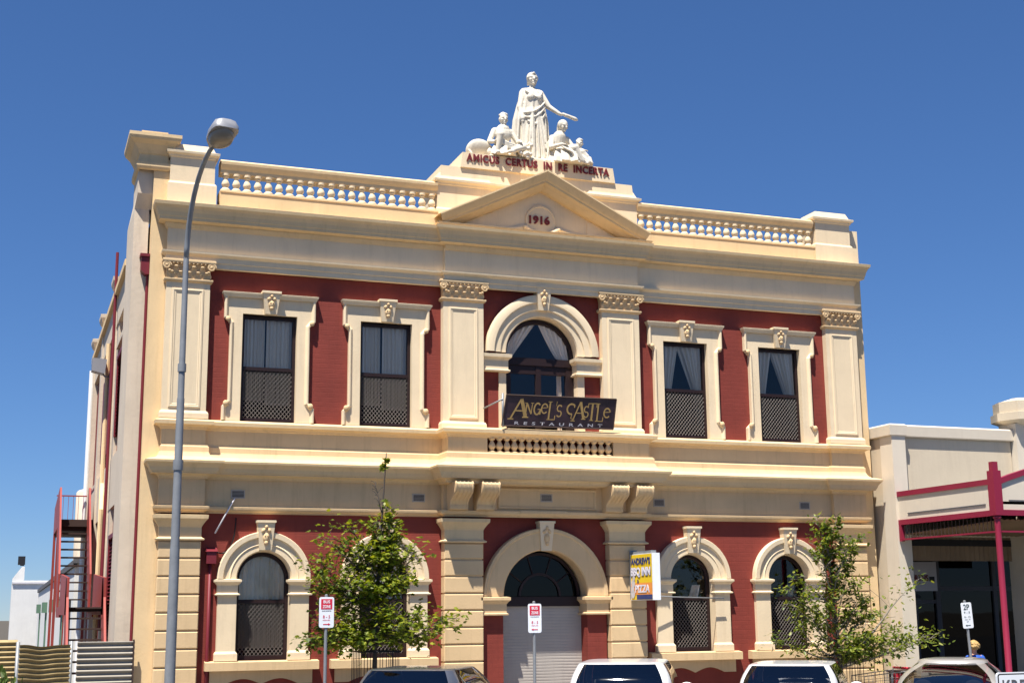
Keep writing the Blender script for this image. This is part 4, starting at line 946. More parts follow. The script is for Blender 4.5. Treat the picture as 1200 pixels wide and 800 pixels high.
# verandah: side fascia, front gable, soffit, post
V = MB()
def board(x0_, x1_, y0_, y1_, z0_, z1_): V.box(x0_, x1_, y0_, y1_, z0_, z1_)
V.box(7.36, 7.40, -3.44, -.60, 3.90, 4.36); V.build('fascia', 'neighpale', NB)
MB().box(7.335, 7.42, -3.44, -.60, 4.36, 4.46).box(7.335, 7.42, -3.44, -.60, 3.80, 3.90).box(7.345, 7.41, -3.44, -.62, 3.50, 3.53).box(7.33, 7.41, -.68, -.61, 3.48, 3.80).build('trim', 'burgundy', NB)
MB().box(7.345, 7.36, -3.2, -.9, 4.005, 4.025).build('groove_line', 'seat', NB)
fr = MB(); bars = 26
for k in range(bars): y = -3.40+2.75*k/(bars-1); fr.box(7.372, 7.382, y-.008, y+.008, 3.53, 3.80)
fr.build('frieze_rail', 'bin', NB)
# curved front gable towards the street
xs = [7.45+k*.25 for k in range(30)]; zt = lambda x: 4.46+1.15*sin(min(1, (x-7.45)/7.2)*pi/2*1.0)**.9
gp = [(7.43, 3.90), (14.7, 3.90)]+[(x, zt(x)-.10) for x in reversed(xs)]
MB().prism_y(gp, -3.50, -3.46).build('gable', 'neighpale', NB)
tr = MB(); tr.grid([[(x, -3.53, zt(x)-.10) for x in xs], [(x, -3.53, zt(x)) for x in xs], [(x, -3.40, zt(x)) for x in xs], [(x, -3.40, zt(x)-.10) for x in xs]])
tr.box(7.43, 14.7, -3.53, -3.44, 3.80, 3.90).box(7.43, 14.7, -3.50, -3.46, 3.50, 3.53); tr.build('trim', 'burgundy', NB)
MB().box(7.62, 9.4, -3.515, -3.50, 4.06, 4.08).build('groove_line', 'seat', NB)
sof = MB(); rows = []
for k in range(120): x = 7.42+k*.06; rows.append([(x, -3.45, 3.72+.02*(k % 2)), (x, -.2, 3.60+.02*(k % 2))])
sof.grid(rows).build('soffit', 'soffit', NB)
vr = MB(); rows = []
for k in range(100): x = 7.42+k*.075; rows.append([(x, -3.45, 3.86+.018*(k % 2)), (x, -.45, 4.02+.018*(k % 2))])
vr.grid(rows).build('verandah_roof', 'galv', NB)
bw = MB(); rows = []
for k in range(90): x = 7.5+k*.06; rows.append([(x, -.19+.02*(k % 2), 3.12), (x, -.19+.02*(k % 2), 3.62)])
bw.grid(rows).build('bulkhead', 'soffit', NB)
ptx, pty = 7.37, -3.46
MB().lathe([(.07, .12), (.07, .5), (.055, .52), (.055, 3.74), (.075, 3.75), (.075, 3.78), (.055, 3.8)], (ptx, pty, 0), 14).build('post', 'burgundy', NB, True, 40)
MB().box(ptx-.085, ptx+.085, pty-.085, pty+.085, 3.80, 4.60).box(ptx-.055, ptx+.055, pty-.055, pty+.055, 4.60, 4.76).build('post_head', 'burgundy', NB)
MB().box(7.3, 22, -3.5, -3.4, 4.0, 4.05).build('beam', 'soffit', NB)

# ------------------------------------------------------------------ lane on the left: iron fences, stair, white building
def corrugated(mb, p0, p1, z0, z1, pitch=.076, amp=.016, wob=0):
    p0 = Vector(p0); p1 = Vector(p1); d = (p1-p0); nrm = Vector((d.y, -d.x)).normalized(); rows = []
    nz = int((z1-z0)/pitch*8)
    for i in range(nz+1):
        z = z0+(z1-z0)*i/nz; o = amp*sin(2*pi*(z-z0)/pitch); row = []
        for k in range(13):
            u = k/12; b = wob*(sin(5*u+2)*.5+sin(11*u)*.25); q = p0+d*u+nrm*(o+b*(.5+.5*(z-z0)/(z1-z0)))
            row.append((q.x, q.y, z+b*.9*(z-z0)/(z1-z0)))
        rows.append(row)
    mb.grid(rows)
f1 = thing('corrugated_fence', 'grey corrugated iron fence panel against the left corner of the building', 'fence', (0, 0, 0), 0, 'corrugated iron fences across the lane')
o = MB(); corrugated(o, (-8.09, -.12), (-7.2, -.12), .12, 1.775, .090, .024); o.build('panel', 'cgrey', f1, True)
MB().tube([(-8.18, -.10, 0), (-8.18, -.10, 1.79)], .028, 8).build('post', 'galv', f1, True); MB().box(-7.23, -7.205, -.15, -.10, 0, 1.80).build('end_post', 'bin', f1)
f2 = thing('corrugated_gate', 'battered yellowed corrugated iron gate leaf with warped top edge', 'gate', (0, 0, 0), 0, 'corrugated iron fences across the lane')
o = MB(); corrugated(o, (-8.98, -.75), (-8.20, -.35), .10, 1.74, .074, .019, .035); o.build('panel', 'cyellow', f2, True)
MB().tube([(-8.99, -.74, 0), (-8.99, -.74, 1.8)], .03, 8).build('post', 'galv', f2, True)
f3 = thing('corrugated_fence', 'yellowed corrugated iron fence at the far left edge behind tall weeds', 'fence', (0, 0, 0), 0, 'corrugated iron fences across the lane')
o = MB(); corrugated(o, (-12.5, -.55), (-9.0, -.60), .10, 1.83, .076, .019, .008); o.build('panel', 'cyellow', f3, True)
MB().tube([(-10.8, -.50, 0), (-10.8, -.50, 1.8)], .03, 8).build('post', 'galv', f3, True)

ST = thing('outdoor_stair', 'red oxide steel fire escape stair climbing the lane beside the building', 'stair')
XL, XR = -8.19, -7.56
def sheet_side(x, poly, nm='side_panel'): MB().prism_x(poly, x-.02, x+.02).build(nm, 'steelred', ST)
# flights: upper Y 7.3..9.2 (2.35->4.35), mid landing Y 2.6..7.3, lower Y 0.9..2.6 (.12->2.35)
for x in (XL, XR):
    sheet_side(x, [(7.1, 2.15), (7.35, 2.15), (9.35, 4.2), (9.35, 5.05), (9.15, 5.05), (7.1, 3.05)])
    sheet_side(x, [(2.2, 2.2), (5.6, 2.2), (5.6, 3.0), (2.2, 2.85)])
    sheet_side(x, [(.75, .12), (1.05, .12), (2.75, 2.2), (2.75, 2.85), (2.5, 2.85), (.75, .85)])
    sheet_side(x, [(5.6, 2.15), (7.1, 2.15), (7.1, 2.36), (5.6, 2.36)], 'stringer')
sheet_side(XL, [(9.35, 4.15), (12.5, 4.15), (12.5, 4.8), (9.35, 5.05)])
tr = MB()
for k in range(11): z = 2.35+k*.185; y = 7.30+k*.19; tr.box(XL+.02, XR-.02, y-.02, y+.24, z-.03, z)
tr.build('treads', 'bin', ST)
tr = MB()
for k in range(12): z = .30+k*.185; y = 1.0+k*.15; tr.box(XL+.02, XR-.02, y-.02, y+.2, z-.03, z)
tr.build('treads', 'bin', ST)
MB().box(XL+.02, XR-.02, 2.75, 7.2, 2.26, 2.32).build('landing', 'bin', ST)
MB().box(XL+.02, -7.38, 9.35, 12.2, 4.08, 4.34).build('landing', 'bin', ST)
rl = MB()
for z in (5.12,): rl.box(XL, -7.38, 12.16, 12.2, z-.03, z)
for k in range(6): rl.box(XL+.12*k+.04, XL+.12*k+.05, 12.17, 12.19, 4.34, 5.1)
for x in (-7.42,): rl.box(x-.02, x+.02, 9.4, 12.2, 5.08, 5.12).box(x-.02, x+.02, 9.4, 9.44, 4.3, 5.5).box(x-.02, x+.02, 11.0, 11.04, 4.3, 5.2)
rl.build('railing', 'steelred', ST)
for a in ((XL-.03, XL+.03, 9.4, 9.46, .1, 4.15), (XR-.03, XR+.03, 9.4, 9.46, .1, 4.15), (XL-.03, XL+.03, 12.1, 12.16, .1, 4.15), (XL-.045, XL-.021, 2.75, 2.8, .1, 2.2), (XR+.021, XR+.045, 2.75, 2.8, .1, 2.2)): MB().box(*a).build('support', 'steelred', ST)

WBD = thing('white_building', 'low white rendered building with green doors far down the lane', 'building')
MB().box(-7.55, 4, 15, 60, 0, 3.55).build('wall', 'wb', WBD)
MB().box(-7.62, -7.5, 14.95, 60, 3.45, 3.62).box(-7.6, 4, 14.9, 15.02, 3.55, 3.7).build('gutter', 'seat', WBD)
MB().prism_y([(-7.2, 3.62), (4, 3.62), (4, 5.2), (-6.8, 4.15)], 16, 58).build('roof', 'wb', WBD)
for y in (21, 29, 40, 52):
    d = MB().box(-7.60, -7.54, y, y+1.2, 0, 2.3).build('door', 'greenpaint', WBD); MB().box(-7.75, -7.54, y-.1, y+1.3, 2.3, 2.75).build('awning_box', 'greenpaint', d)
MB().box(-7.57, -7.5, 16.2, 19.5, .1, 2.6).build('door', 'dark', WBD)  # open doorway: its inner shade is a dark-coloured slab on the wall
WB2 = thing('white_parapet_building', 'white building with stepped parapet at the far end of the lane', 'building')
MB().prism_y([(-9.0, 0), (-5, 0), (-5, 4.2), (-8.35, 4.2), (-8.35, 5.0), (-8.5, 5.0), (-9.0, 4.3)], 62, 80).build('wall', 'wb', WB2)
MB().box(-9.0, -5, 61.9, 62.05, 4.0, 4.1).build('coping', 'dullwhite', WB2)
fl = MB().box(-8.62, -8.40, 62.0, 62.4, 5.05, 5.12); fl.prism_x([(62.0, 5.1), (62.35, 5.1), (62.3, 5.5), (62.05, 5.6)], -8.75, -8.35)
tag(fl.build('floodlight', 'black'), 'small dark floodlight on top of the white stepped parapet', 'floodlight')
tk = MB().lathe([(.55, 3.4), (.55, 5.75), (.50, 5.82), (.1, 5.95)], (-6.9, 19, 0), 20).build('water_tank', 'stucco', None, True, 40)
tag(tk, 'pale round water tank rising behind the top of the red stair', 'water tank')

fm = thing('floodlight', 'grey box floodlight bracketed high on the side wall above the lane', 'floodlight', (-7.60, 6.2, 7.35))
MB().add([(-.20, -.15, -.10), (.06, -.15, -.16), (.06, .15, -.16), (-.20, .15, -.10), (-.20, -.15, .17), (.10, -.15, .15), (.10, .15, .15), (-.20, .15, .17)], [(0, 3, 2, 1), (4, 5, 6, 7), (0, 1, 5, 4), (1, 2, 6, 5), (2, 3, 7, 6), (3, 0, 4, 7)]).build('housing', 'lamp', fm)
MB().tube([(0, 0, -.1), (.08, 0, -.2), (.16, 0, -.2)], .02, 6).build('bracket', 'galv', fm, True)
MB().add([(-.201, -.12, -.07), (-.201, .12, -.07), (-.201, .12, .13), (-.201, -.12, .13)], [(0, 1, 2, 3)]).build('lens', 'lampglass', fm)

# ------------------------------------------------------------------ street lamp
LP = thing('street_lamp', 'tall galvanised street lamp with curved arm in front of the left corner', 'street lamp', (-6.94, -3.0, .12))
pp = MB().lathe([(.16, 0), (.16, .04), (.09, .05), (.076, 1.2), (.070, 3.0), (.070, 3.02)], n=16)
pp.lathe([(.065, 3.0), (.055, 5.2), (.055, 5.22)], n=16).lathe([(.049, 5.2), (.041, 7.4)], n=16).lathe([(.072, 4.15), (.074, 4.16), (.074, 4.3)], n=16).lathe([(.063, 5.62), (.063, 5.74)], n=16)
pole = pp.build('pole', 'galv', LP, True, 40)
arm = []
for k in range(13):
    t = k/12; arm.append((.0+.19*t**2.2, -1.25*t**1.8, 7.35+1.42*(1-(1-t)**1.5)))
MB().tube(arm, .04, 10, True, [.041-.007*k/12 for k in range(13)]).build('arm', 'galv', LP, True)
tip = Vector(arm[-1]); dr = Vector((.18, -.95, .16)).normalized(); R = dr.to_track_quat('Y', 'Z').to_matrix()
def lampring(y, w, zt, zb): return [R @ Vector((x*w, y, z))+tip for x, z in ((-1, zt*.25), (-.72, zt*.85), (-.3, zt), (.3, zt), (.72, zt*.85), (1, zt*.25), (1, 0), (1, -.02), (-1, -.02), (-1, 0))]
hd = MB(); hd.grid([lampring(y, w, zt, 0) for y, w, zt in ((-.06, .05, .05), (.02, .09, .08), (.15, .16, .13), (.35, .195, .165), (.50, .195, .165), (.59, .17, .13), (.62, .13, .05))], True)
hd.f.append(tuple(range(len(hd.v)-10, len(hd.v)))); hd.build('lamp_housing', 'lamp', LP, True, 45)
bw = MB(); rows = []
for zf, s_ in ((-.02, 1.0), (-.07, .96), (-.12, .82), (-.145, .5)):
    rows.append([R @ Vector((cos(2*pi*k/24)*.178*s_, .33+sin(2*pi*k/24)*.25*s_, zf))+tip for k in range(24)])
bw.grid(rows, True); bw.f.append(tuple(range(len(bw.v)-24, len(bw.v)))); bw.build('lamp_bowl', 'lampglass', LP, True, 45)

# ------------------------------------------------------------------ parking signs on posts
def parking_sign(label, loc, rz, tilt, kind):
    t = thing('parking_sign', label, 'parking sign', loc, rz, 'parking signs along the kerb'); t.rotation_euler = (0, tilt, rz)
    top = 2.32
    MB().lathe([(.025, 0), (.025, top+.02), (.01, top+.03)], n=12).build('post', 'galv', t, True, 40)
    a, b, r = .1125, .225, .03; pts = []
    for cx, cz, a0 in ((a-r, -b+r, -90), (a-r, b-r, 0), (-a+r, b-r, 90), (-a+r, -b+r, 180)):
        for k in range(5): an = radians(a0+90*k/4); pts.append((cx+r*cos(an), top-.235+cz+r*sin(an)))
    pl = MB().prism_y(pts, -.032, -.028).build('plate', 'signwhite', t)
    c = top-.235
    if kind == 'loading':
        MB().prism_y([(-.085, c+.045), (.085, c+.045), (.085, c+.195), (-.085, c+.195)], -.0345, -.0325).build('panel', 'signred', pl)
        text('lettering', 'BUS', 'signwhite', pl, (0, -.0355, c+.155), width=.10, height=.045, ext=.0005, bold=.02)
        text('lettering', 'ZONE', 'signwhite', pl, (0, -.0355, c+.085), width=.12, height=.045, ext=.0005, bold=.02)
        text('lettering', 'BUSES EXCEPTED', 'black', pl, (0, -.0335, c+.02), width=.14, height=.014, ext=.0005)
        text('lettering', '8 - 5', 'signred', pl, (0, -.0335, c-.065), width=.11, height=.045, ext=.0005, bold=.01)
        text('lettering', 'MON-FRI', 'signred', pl, (0, -.0335, c-.115), width=.11, height=.018, ext=.0005)
    else:
        text('lettering', '2P', 'signgreen', pl, (0, -.0335, c+.145), width=.13, height=.10, ext=.0005, bold=.02)
        text('lettering', '9 - 5', 'signgreen', pl, (0, -.0335, c+.05), width=.13, height=.035, ext=.0005, bold=.01)
        text('lettering', '9 - 12', 'signgreen', pl, (0, -.0335, c-.03), width=.13, height=.035, ext=.0005, bold=.01)
        text('lettering', 'MON - FRI', 'signgreen', pl, (0, -.0335, c-.075), width=.12, height=.018, ext=.0005)
        text('lettering', 'SAT', 'signgreen', pl, (0, -.0335, c-.11), width=.05, height=.018, ext=.0005)
    ar = MB(); s = 1 if kind != 'loading' or 'dented' in label else -1
    z = c-.175; s = 1 if 'right' in label else -1
    ar.prism_y([(-.05, z-.006), (.05, z-.006), (.05, z+.006), (-.05, z+.006)], -.0345, -.0325)
    ar.prism_y([(s*.06, z), (s*.025, z+.018), (s*.025, z-.018)], -.0348, -.0328); ar.build('arrow', 'signred' if kind == 'loading' else 'signgreen', pl)
parking_sign('red and white parking sign with right pointing arrow beside the leafy tree', (-4.69, -3.0, .12), 0, -.0, 'loading')
parking_sign('red and white parking sign with left pointing arrow before the roller door', (-1.355, -3.0, .0), 0, -.0, 'loading')
parking_sign('white two hour parking sign lettered 2P leaning in front of the verandah', (7.02, -3.0, -.03), 0, -.055, '2p')

# ------------------------------------------------------------------ lettered plate near the right edge
pl = thing('road_sign', 'white rounded plate with dark border and large lettering at the bottom right corner', 'sign', (0, 0, 0))
px0, pz1, pyy = -1.51, 1.668, -14.0
def rrect(cx, cz, a, b, r, k=5):
    pts = []
    for sx, sz, a0 in ((1, -1, -90), (1, 1, 0), (-1, 1, 90), (-1, -1, 180)):
        for i in range(k): an = radians(a0+90*i/(k-1)); pts.append((cx+sx*(a-r)+r*cos(an), cz+sz*(b-r)+r*sin(an)))
    return pts
pw, phh = .20, .11; pcx, pcz = px0+pw, pz1-phh
MB().prism_y(rrect(pcx, pcz, pw, phh, .030), pyy, pyy+.012).build('plate', 'signwhite', pl)
MB().prism_y(rrect(pcx, pcz, pw-.010, phh-.010, .024), pyy-.003, pyy-.001).build('border', 'black', pl)
MB().prism_y(rrect(pcx, pcz, pw-.020, phh-.020, .018), pyy-.006, pyy-.004).build('face', 'signwhite', pl)
text('lettering', 'KREF', 'seat', pl, (pcx, pyy-.008, pcz-.012), width=.30, height=.125, ext=.001, bold=.01)
MB().tube([(pcx, pyy+.035, 0), (pcx, pyy+.035, pz1-.03)], .022, 10).box(pcx-.04, pcx+.04, pyy+.012, pyy+.03, pcz-.03, pcz+.03).build('post', 'galv', pl, True, 40)

# ------------------------------------------------------------------ cars parked nose-in at an angle
def se(t, a, b, n): return (math.copysign(abs(cos(t))**(2/n), cos(t))*a, math.copysign(abs(sin(t))**(2/n), sin(t))*b)
def car(label, loc, head_deg, paint, spec):
    # local: +y forward (nose), x across, rear bumper at y=0
    t = thing('parked_car', label, 'car', loc, -radians(head_deg), 'cars parked along the kerb')
    N = 96; H = spec['h']; L = spec['len']; W = spec.get('w', .86)
    zs = spec.get('zbelt', .92)
    rb, rr, fr_, fb = spec['gl']      # greenhouse: rear belt y, rear roof y, front roof y, front belt y
    def ring(y0, y1, w, z, n, zf=None, zr=None):
        out = []
        for k in range(N):
            a = 2*pi*(k+.5)/N-pi/2
            x, y = se(a, w, (y1-y0)/2, n); out.append((x, y+(y0+y1)/2, z))
        return out
    dk = spec.get('deck', zs)         # boot deck height
    def deckring(y0, y1, w, n):
        o = []
        for x, y, z in ring(y0, y1, w, 0, n):
            u = (y-0)/L; zz = zs if u > .5 else zs
            if y < rb+.3: zz = dk-(dk-.0)*0
            if y > fb-.2: zz = zs-.16*max(0, (y-fb+.2))/(L-fb+.2)*1.3
            o.append((x, y, zz))
        return o
    rows = [ring(.06, L-.08, W-.06, .20, 5), ring(.0, L-.02, W-.01, .34, 5), ring(.0, L, W, .55, 5), ring(.03, L-.03, W, .72, 5)]
    sh = deckring(.08, L-.12, W-.03, 5); sh = [(x, y, z-.05) for x, y, z in sh]; rows.append(sh)
    body = MB(); 
    dkr = deckring(.14, L-.2, W-.09, 5); rows.append(dkr)
    belt = [(x, y, (dk if y < rb+.3 else zs)+.005) for x, y, z in ring(rb, fb, W-.11, zs, 7)]
    rows.append(belt); body.grid(rows, True)
    o = len(body.v)-len(rows)*N; body.f.append(tuple(o+k for k in range(N)))
    wr = spec.get('roofw', .58)
    gl = []
    m = 6
    for i in range(m+1):
        u = i/m; e = u**1.0; bul = spec.get('bul', .035)*sin(pi*u)
        r_ = []
        for (x0, y0, z0), (x1, y1, z1) in zip(belt, ring(rr, fr_, wr, H-.035-spec.get('crown', 0), spec.get('rn', 6))):
            s = 1+bul/.7
            yb_ = bul*(1 if y0 > (rb+fb)/2 else -1)*(abs(y0-(rb+fb)/2)/((fb-rb)/2))**4
            r_.append(((x0+(x1-x0)*e)*s, y0+(y1-y0)*e+yb_, z0+(z1-z0)*(e+.06*sin(pi*e))))
        gl.append(r_)
    def ang(k): return (360*(k+.5)/N-90) % 360     # 270 = rear, 90 = front
    gsets = {'rear_window': [], 'windscreen': [], 'side_window': []}
    pil = MB(); pv = [p for r in gl for p in r]; pf = []
    yr = lambda y: y
    for i in range(m):
        for k in range(N):
            k2 = (k+1) % N; f = (i*N+k, i*N+k2, (i+1)*N+k2, (i+1)*N+k)
            x0, y0, _ = belt[k]; x1, y1, _ = belt[k2]; ym = (y0+y1)/2; xm = (x0+x1)/2
            fx = xm/(W-.11); key = None
            rim_ok = 0 < i < m-0 if spec.get('trim', 1) else True
            if ym < rb+.10 and abs(fx) < spec.get('rw', .86) and i < m: key = 'rear_window'
            elif ym > fb-.10 and abs(fx) < .90 and i < m: key = 'windscreen'
            elif abs(fx) > .93 and rb+.33 < ym < fb-.30 and i < m-0:
                pb = spec.get('bpil', [(rb+fb)/2])
                if not any(abs(ym-p) < .07 for p in pb): key = 'side_window'
            (gsets[key] if key else pf).append(f)
    pil.v = list(pv); pil.f = pf
    # roof skin
    roofr = [gl[-1]]
    cyr = (rr+fr_)/2
    for s_, dz in ((.96, .012), (.85, .018), (.6, .023), (.3, .025), (.02, .026)):
        roofr.append([(x*s_, cyr+(y-cyr)*s_, H-.035-spec.get('crown', 0)+dz*(1+spec.get('crown', 0)/.026)) for x, y, z in gl[-1]])
    pil.grid(roofr, True)
    b_ = body.build('body', paint, t, True, 50)
    pil.build('roof', paint, t, True, 50)
    for nm, fs in gsets.items():
        groups = {0: fs} if nm != 'side_window' else {1: [f for f in fs if pv[f[0]][0] > 0], 2: [f for f in fs if pv[f[0]][0] <= 0]}
        for g in groups.values():
            if not g: continue
            mbx = MB(); used = sorted({i for f in g for i in f}); mp = {v: i for i, v in enumerate(used)}
            mbx.v = [(pv[v][0]*.995, pv[v][1]+(.004 if pv[v][1] < (rb+fb)/2 else -.004), pv[v][2]) for v in used]; mbx.f = [tuple(mp[i] for i in f) for f in g]
            mbx.build(nm, spec.get('glass', 'carglass'), t, True)
    # black seal round the rear window
    # interior
    it = MB().box(-.66, .66, rb+.15, fb-.1, .3, .62)
    for s in (-1, 1):
        it.box(s*.36-.24, s*.36+.24, rb+.45, rb+.62, .6, .98); it.ell((s*.36, rb+.50, 1.06), (.13, .05, .09), 12, 8)
        it.box(s*.36-.24, s*.36+.24, rb+1.45, rb+1.60, .6, 1.0); it.ell((s*.36, rb+1.50, 1.10), (.12, .05, .10), 12, 8)
    it.box(-.66, .66, rb+.05, rb+.45, .85, .88); it.build('seats', 'seat', t)
    MB().box(-.12, .12, fr_-.12, fr_-.09, H-.19, H-.12).tube([(0, fr_-.1, H-.12), (0, fr_-.02, H-.05)], .01, 6).build('mirror', 'black', t)
    MB().box(-.7, .7, fb-.5, fb-.15, .8, .93).build('dashboard', 'black', t)
    for s in (-1, 1):
        MB().ell((s*(W-.02), fb-.45, zs+.06), (.11, .06, .07), 12, 8).build('wing_mirror', paint, t, True)
        for y in (.85, L-.95):
            wh = MB(); rows = [[(s*(W-.20+xx), y+r*cos(2*pi*k/28), .31+r*sin(2*pi*k/28)) for k in range(28)] for xx, r in ((0, .22), (0, .30), (.03, .31), (.17, .31), (.20, .295), (.20, .22))]
            wh.grid(rows, True); w_ = wh.build('wheel', 'tyre', t, True, 40)
            rm = MB(); rm.grid([[(s*(W-.20+xx), y+r*cos(2*pi*k/28), .31+r*sin(2*pi*k/28)) for k in range(28)] for xx, r in ((.19, .22), (.205, .215), (.17, .19), (.18, .05), (.19, .01))], True)
            rm.build('rim', 'rim', w_, True, 40)
        MB().ell((s*(W-.16), .03, .74), (.13, .05, .10), 12, 8).build('tail_light', 'taillight', t, True)
        MB().ell((s*(W-.20), L-.10, .64), (.15, .08, .08), 12, 8).build('headlight', 'headlight', t, True)
    MB().box(-.20, .20, -.012, .01, .58, .70).build('number_plate', 'signwhite', t)
    if spec.get('spoiler'):
        MB().prism_x([(.10, dk+.00), (.26, dk+.015), (.28, dk+.045), (.08, dk+.055)], -.60, .60).build('spoiler', paint, t)
        MB().box(-.35, .35, .085, .10, dk+.018, dk+.040).build('brake_light', 'taillight', t)
    if spec.get('topbrake'): MB().box(-.12, .12, rr+.03, rr+.09, H-.075, H-.055).build('brake_light', 'taillight', t)
    if spec.get('aerial'): MB().tube([(.3, fr_-.1, H), (.3, fr_-.3, H+.25)], .004, 5).build('aerial', 'black', t)
    return t
def place(rx, ry, roofy, hd):
    # car origin such that the rear roof edge stands at (rx, ry)
    a = radians(hd); return (rx-sin(a)*roofy, ry-cos(a)*roofy, 0)
car('silver hatchback under the leafy tree, its right side windows showing', place(-4.24, -5.9, .55, 33), 33, 'carsilver', dict(h=1.485, len=4.4, gl=(.22, .52, 1.95, 2.8), zbelt=.98, roofw=.60, bpil=[1.3]))
car('white hatchback with thick white pillars parked in front of the roller door', place(-1.22, -5.9, .45, 29), 29, 'carwhite', dict(h=1.50, len=4.1, gl=(.18, .50, 2.4, 3.3), zbelt=.98, roofw=.61, rw=.84, bpil=[1.35, 2.2]))
car('white hatchback with wraparound dark rear window in front of the thin tree', place(1.42, -5.9, .45, 37), 37, 'carwhite', dict(rw=.985, h=1.42, len=4.1, gl=(.20, .55, 2.4, 3.3), zbelt=.93, roofw=.60, bpil=[1.35, 2.2]))
car('grey sedan with boot spoiler parked beside the two hour parking sign', place(4.42, -5.7, 1.75, 42), 42, 'cargrey', dict(h=1.44, len=4.7, gl=(.60, 1.75, 2.9, 3.8), zbelt=.95, deck=1.06, rn=2.9, crown=.05, bul=.065, roofw=.53, bpil=[2.2], spoiler=1))

# ------------------------------------------------------------------ street trees
def leafmesh(mb, p, d, up, s, rnd, lobes=5):
    d = d.normalized(); r = d.cross(up); r = r.normalized() if r.length > .01 else Vector((1, 0, 0)); u = r.cross(d)
    fold = rnd.uniform(.1, .35)
    if lobes == 5: pr = [(0, 0), (.42, .12), (.30, .34), (.58, .55), (.26, .62), (0, 1.0)]
    else: pr = [(0, 0), (.22, .25), (.26, .5), (.16, .78), (0, 1.0)]
    L = [p+d*(y*s)+r*(x*s)-u*(abs(x)*fold*s) for x, y in pr]; Rr = [p+d*(y*s)-r*(x*s)-u*(abs(x)*fold*s) for x, y in pr[1:-1]]
    n = len(pr); vs = L+Rr
    mb.add(vs, [tuple(range(n)), tuple([0]+[n-1]+list(range(2*n-3, n-1, -1)))])
def tree(label, loc, seed, spec):
    rnd = random.Random(seed); t = thing('street_tree', label, 'tree', loc)
    tr = MB(); lv = MB(); br = MB()
    tp = [Vector(p) for p in spec['trunk']]
    def interp(u):
        x = u*(len(tp)-1); i = min(int(x), len(tp)-2); return tp[i].lerp(tp[i+1], x-i)
    n = 18; tr.tube([interp(k/n) for k in range(n+1)], 0, 8, True, [spec['r0']*(1-.93*(k/n))**1.0+.004 for k in range(n+1)])
    tr.build('trunk', 'bark', t, True)
    def spray(p, d, n, spread, s):
        for _ in range(n):
            q = p+Vector((rnd.gauss(0, 1), rnd.gauss(0, 1), rnd.gauss(0, .8)))*spread
            dd = (d*.5+Vector((rnd.uniform(-1, 1), rnd.uniform(-1, 1), rnd.uniform(-1.0, .35)))).normalized()
            leafmesh(lv, q, dd, Vector((rnd.uniform(-.5, .5), rnd.uniform(-.5, .5), 1)), s*rnd.uniform(.7, 1.25), rnd, spec.get('lobes', 5))
    for u, az, el, ln, dens in spec['branches']:
        p0 = interp(u); d = Vector((cos(az)*cos(el), sin(az)*cos(el), sin(el)))
        pts = [p0]; m = 7; dcur = d.copy()
        for k in range(m):
            dcur = (dcur+Vector((rnd.uniform(-.18, .18), rnd.uniform(-.18, .18), rnd.uniform(-.10, .20)))).normalized(); pts.append(pts[-1]+dcur*ln/m)
        r = .006+.012*ln; br.tube(pts, 0, 6, True, [r*(1-.85*k/m) for k in range(m+1)])
        for k in range(2, m+1):
            for _ in range(spec['twigs']):
                a = rnd.uniform(0, 2*pi); td = (dcur*.6+Vector((cos(a), sin(a), rnd.uniform(-.4, .6)))).normalized(); tl = ln*rnd.uniform(.16, .34)*spec.get('tw', 1)
                e = pts[k]+td*tl; mid = pts[k]+td*tl*.5+Vector((0, 0, .02)); br.tube([pts[k], mid, e], .004, 4, False)
                if rnd.random() < dens:
                    spray(mid, td, spec['n1'], tl*.30, spec['leaf']); spray(e, td, spec['n2'], tl*.34, spec['leaf'])
        if dens > .2: spray(pts[-1], dcur, spec['n2'], .06, spec['leaf'])
    br.build('branches', 'twig' if seed == 2 else 'bark', t, True)
    o = lv.build('crown', spec['mat'], t); 
    return t
rnd = random.Random(11)
brs = []
for k in range(30):
    u = rnd.uniform(.33, .64); az = rnd.uniform(0, 2*pi); x = (u-.33)/.31
    ln = (1.02-.38*x)*rnd.uniform(.55, 1.15); brs.append((u, az, rnd.uniform(.0, .6)+.45*x, ln, .85-.25*x))
for az in (-.1, .35, -.5): brs.append((.36, az, .02, 1.12, .85))
for az in (2.9, 3.3, 3.7): brs.append((.37, az, .02, 1.05, .85))
for az in (3.0, 3.5, 2.7, 3.2): brs.append((.46, az, .62, 1.15, .5))
for az in (.1, -.3, .5): brs.append((.50, az, .75, .95, .5))
for k in range(6): brs.append((.60+.025*k, rnd.uniform(0, 6.28), 1.05, .45, .32))
brs += [(.58, 2.9, .95, .95, .35), (.56, 3.3, .85, 1.1, .4), (.80, 3.5, 1.25, .5, .0), (.97, .5, .4, .05, .12), (.95, 2.5, .3, .07, .15)]
tree('leafy young maple with a bare leader twig in front of the second arched window', (-3.74, -2.2, .1), 1, dict(
    trunk=[(0, 0, 0), (.0, 0, .8), (.02, .01, 1.5), (.04, 0, 2.2), (.08, .02, 3.0), (.12, 0, 3.8), (.17, 0, 4.62)], r0=.048, branches=brs, twigs=3, n1=4, n2=6, leaf=.080, mat='leafA'))
rnd = random.Random(5); brs = []
for k in range(22):
    u = rnd.uniform(.36, .92); az = rnd.uniform(0, 2*pi); x = (u-.36)/.56
    brs.append((u, az, rnd.uniform(.25, .8)+.3*x, (.85-.35*x)*rnd.uniform(.6, 1.1), .62))
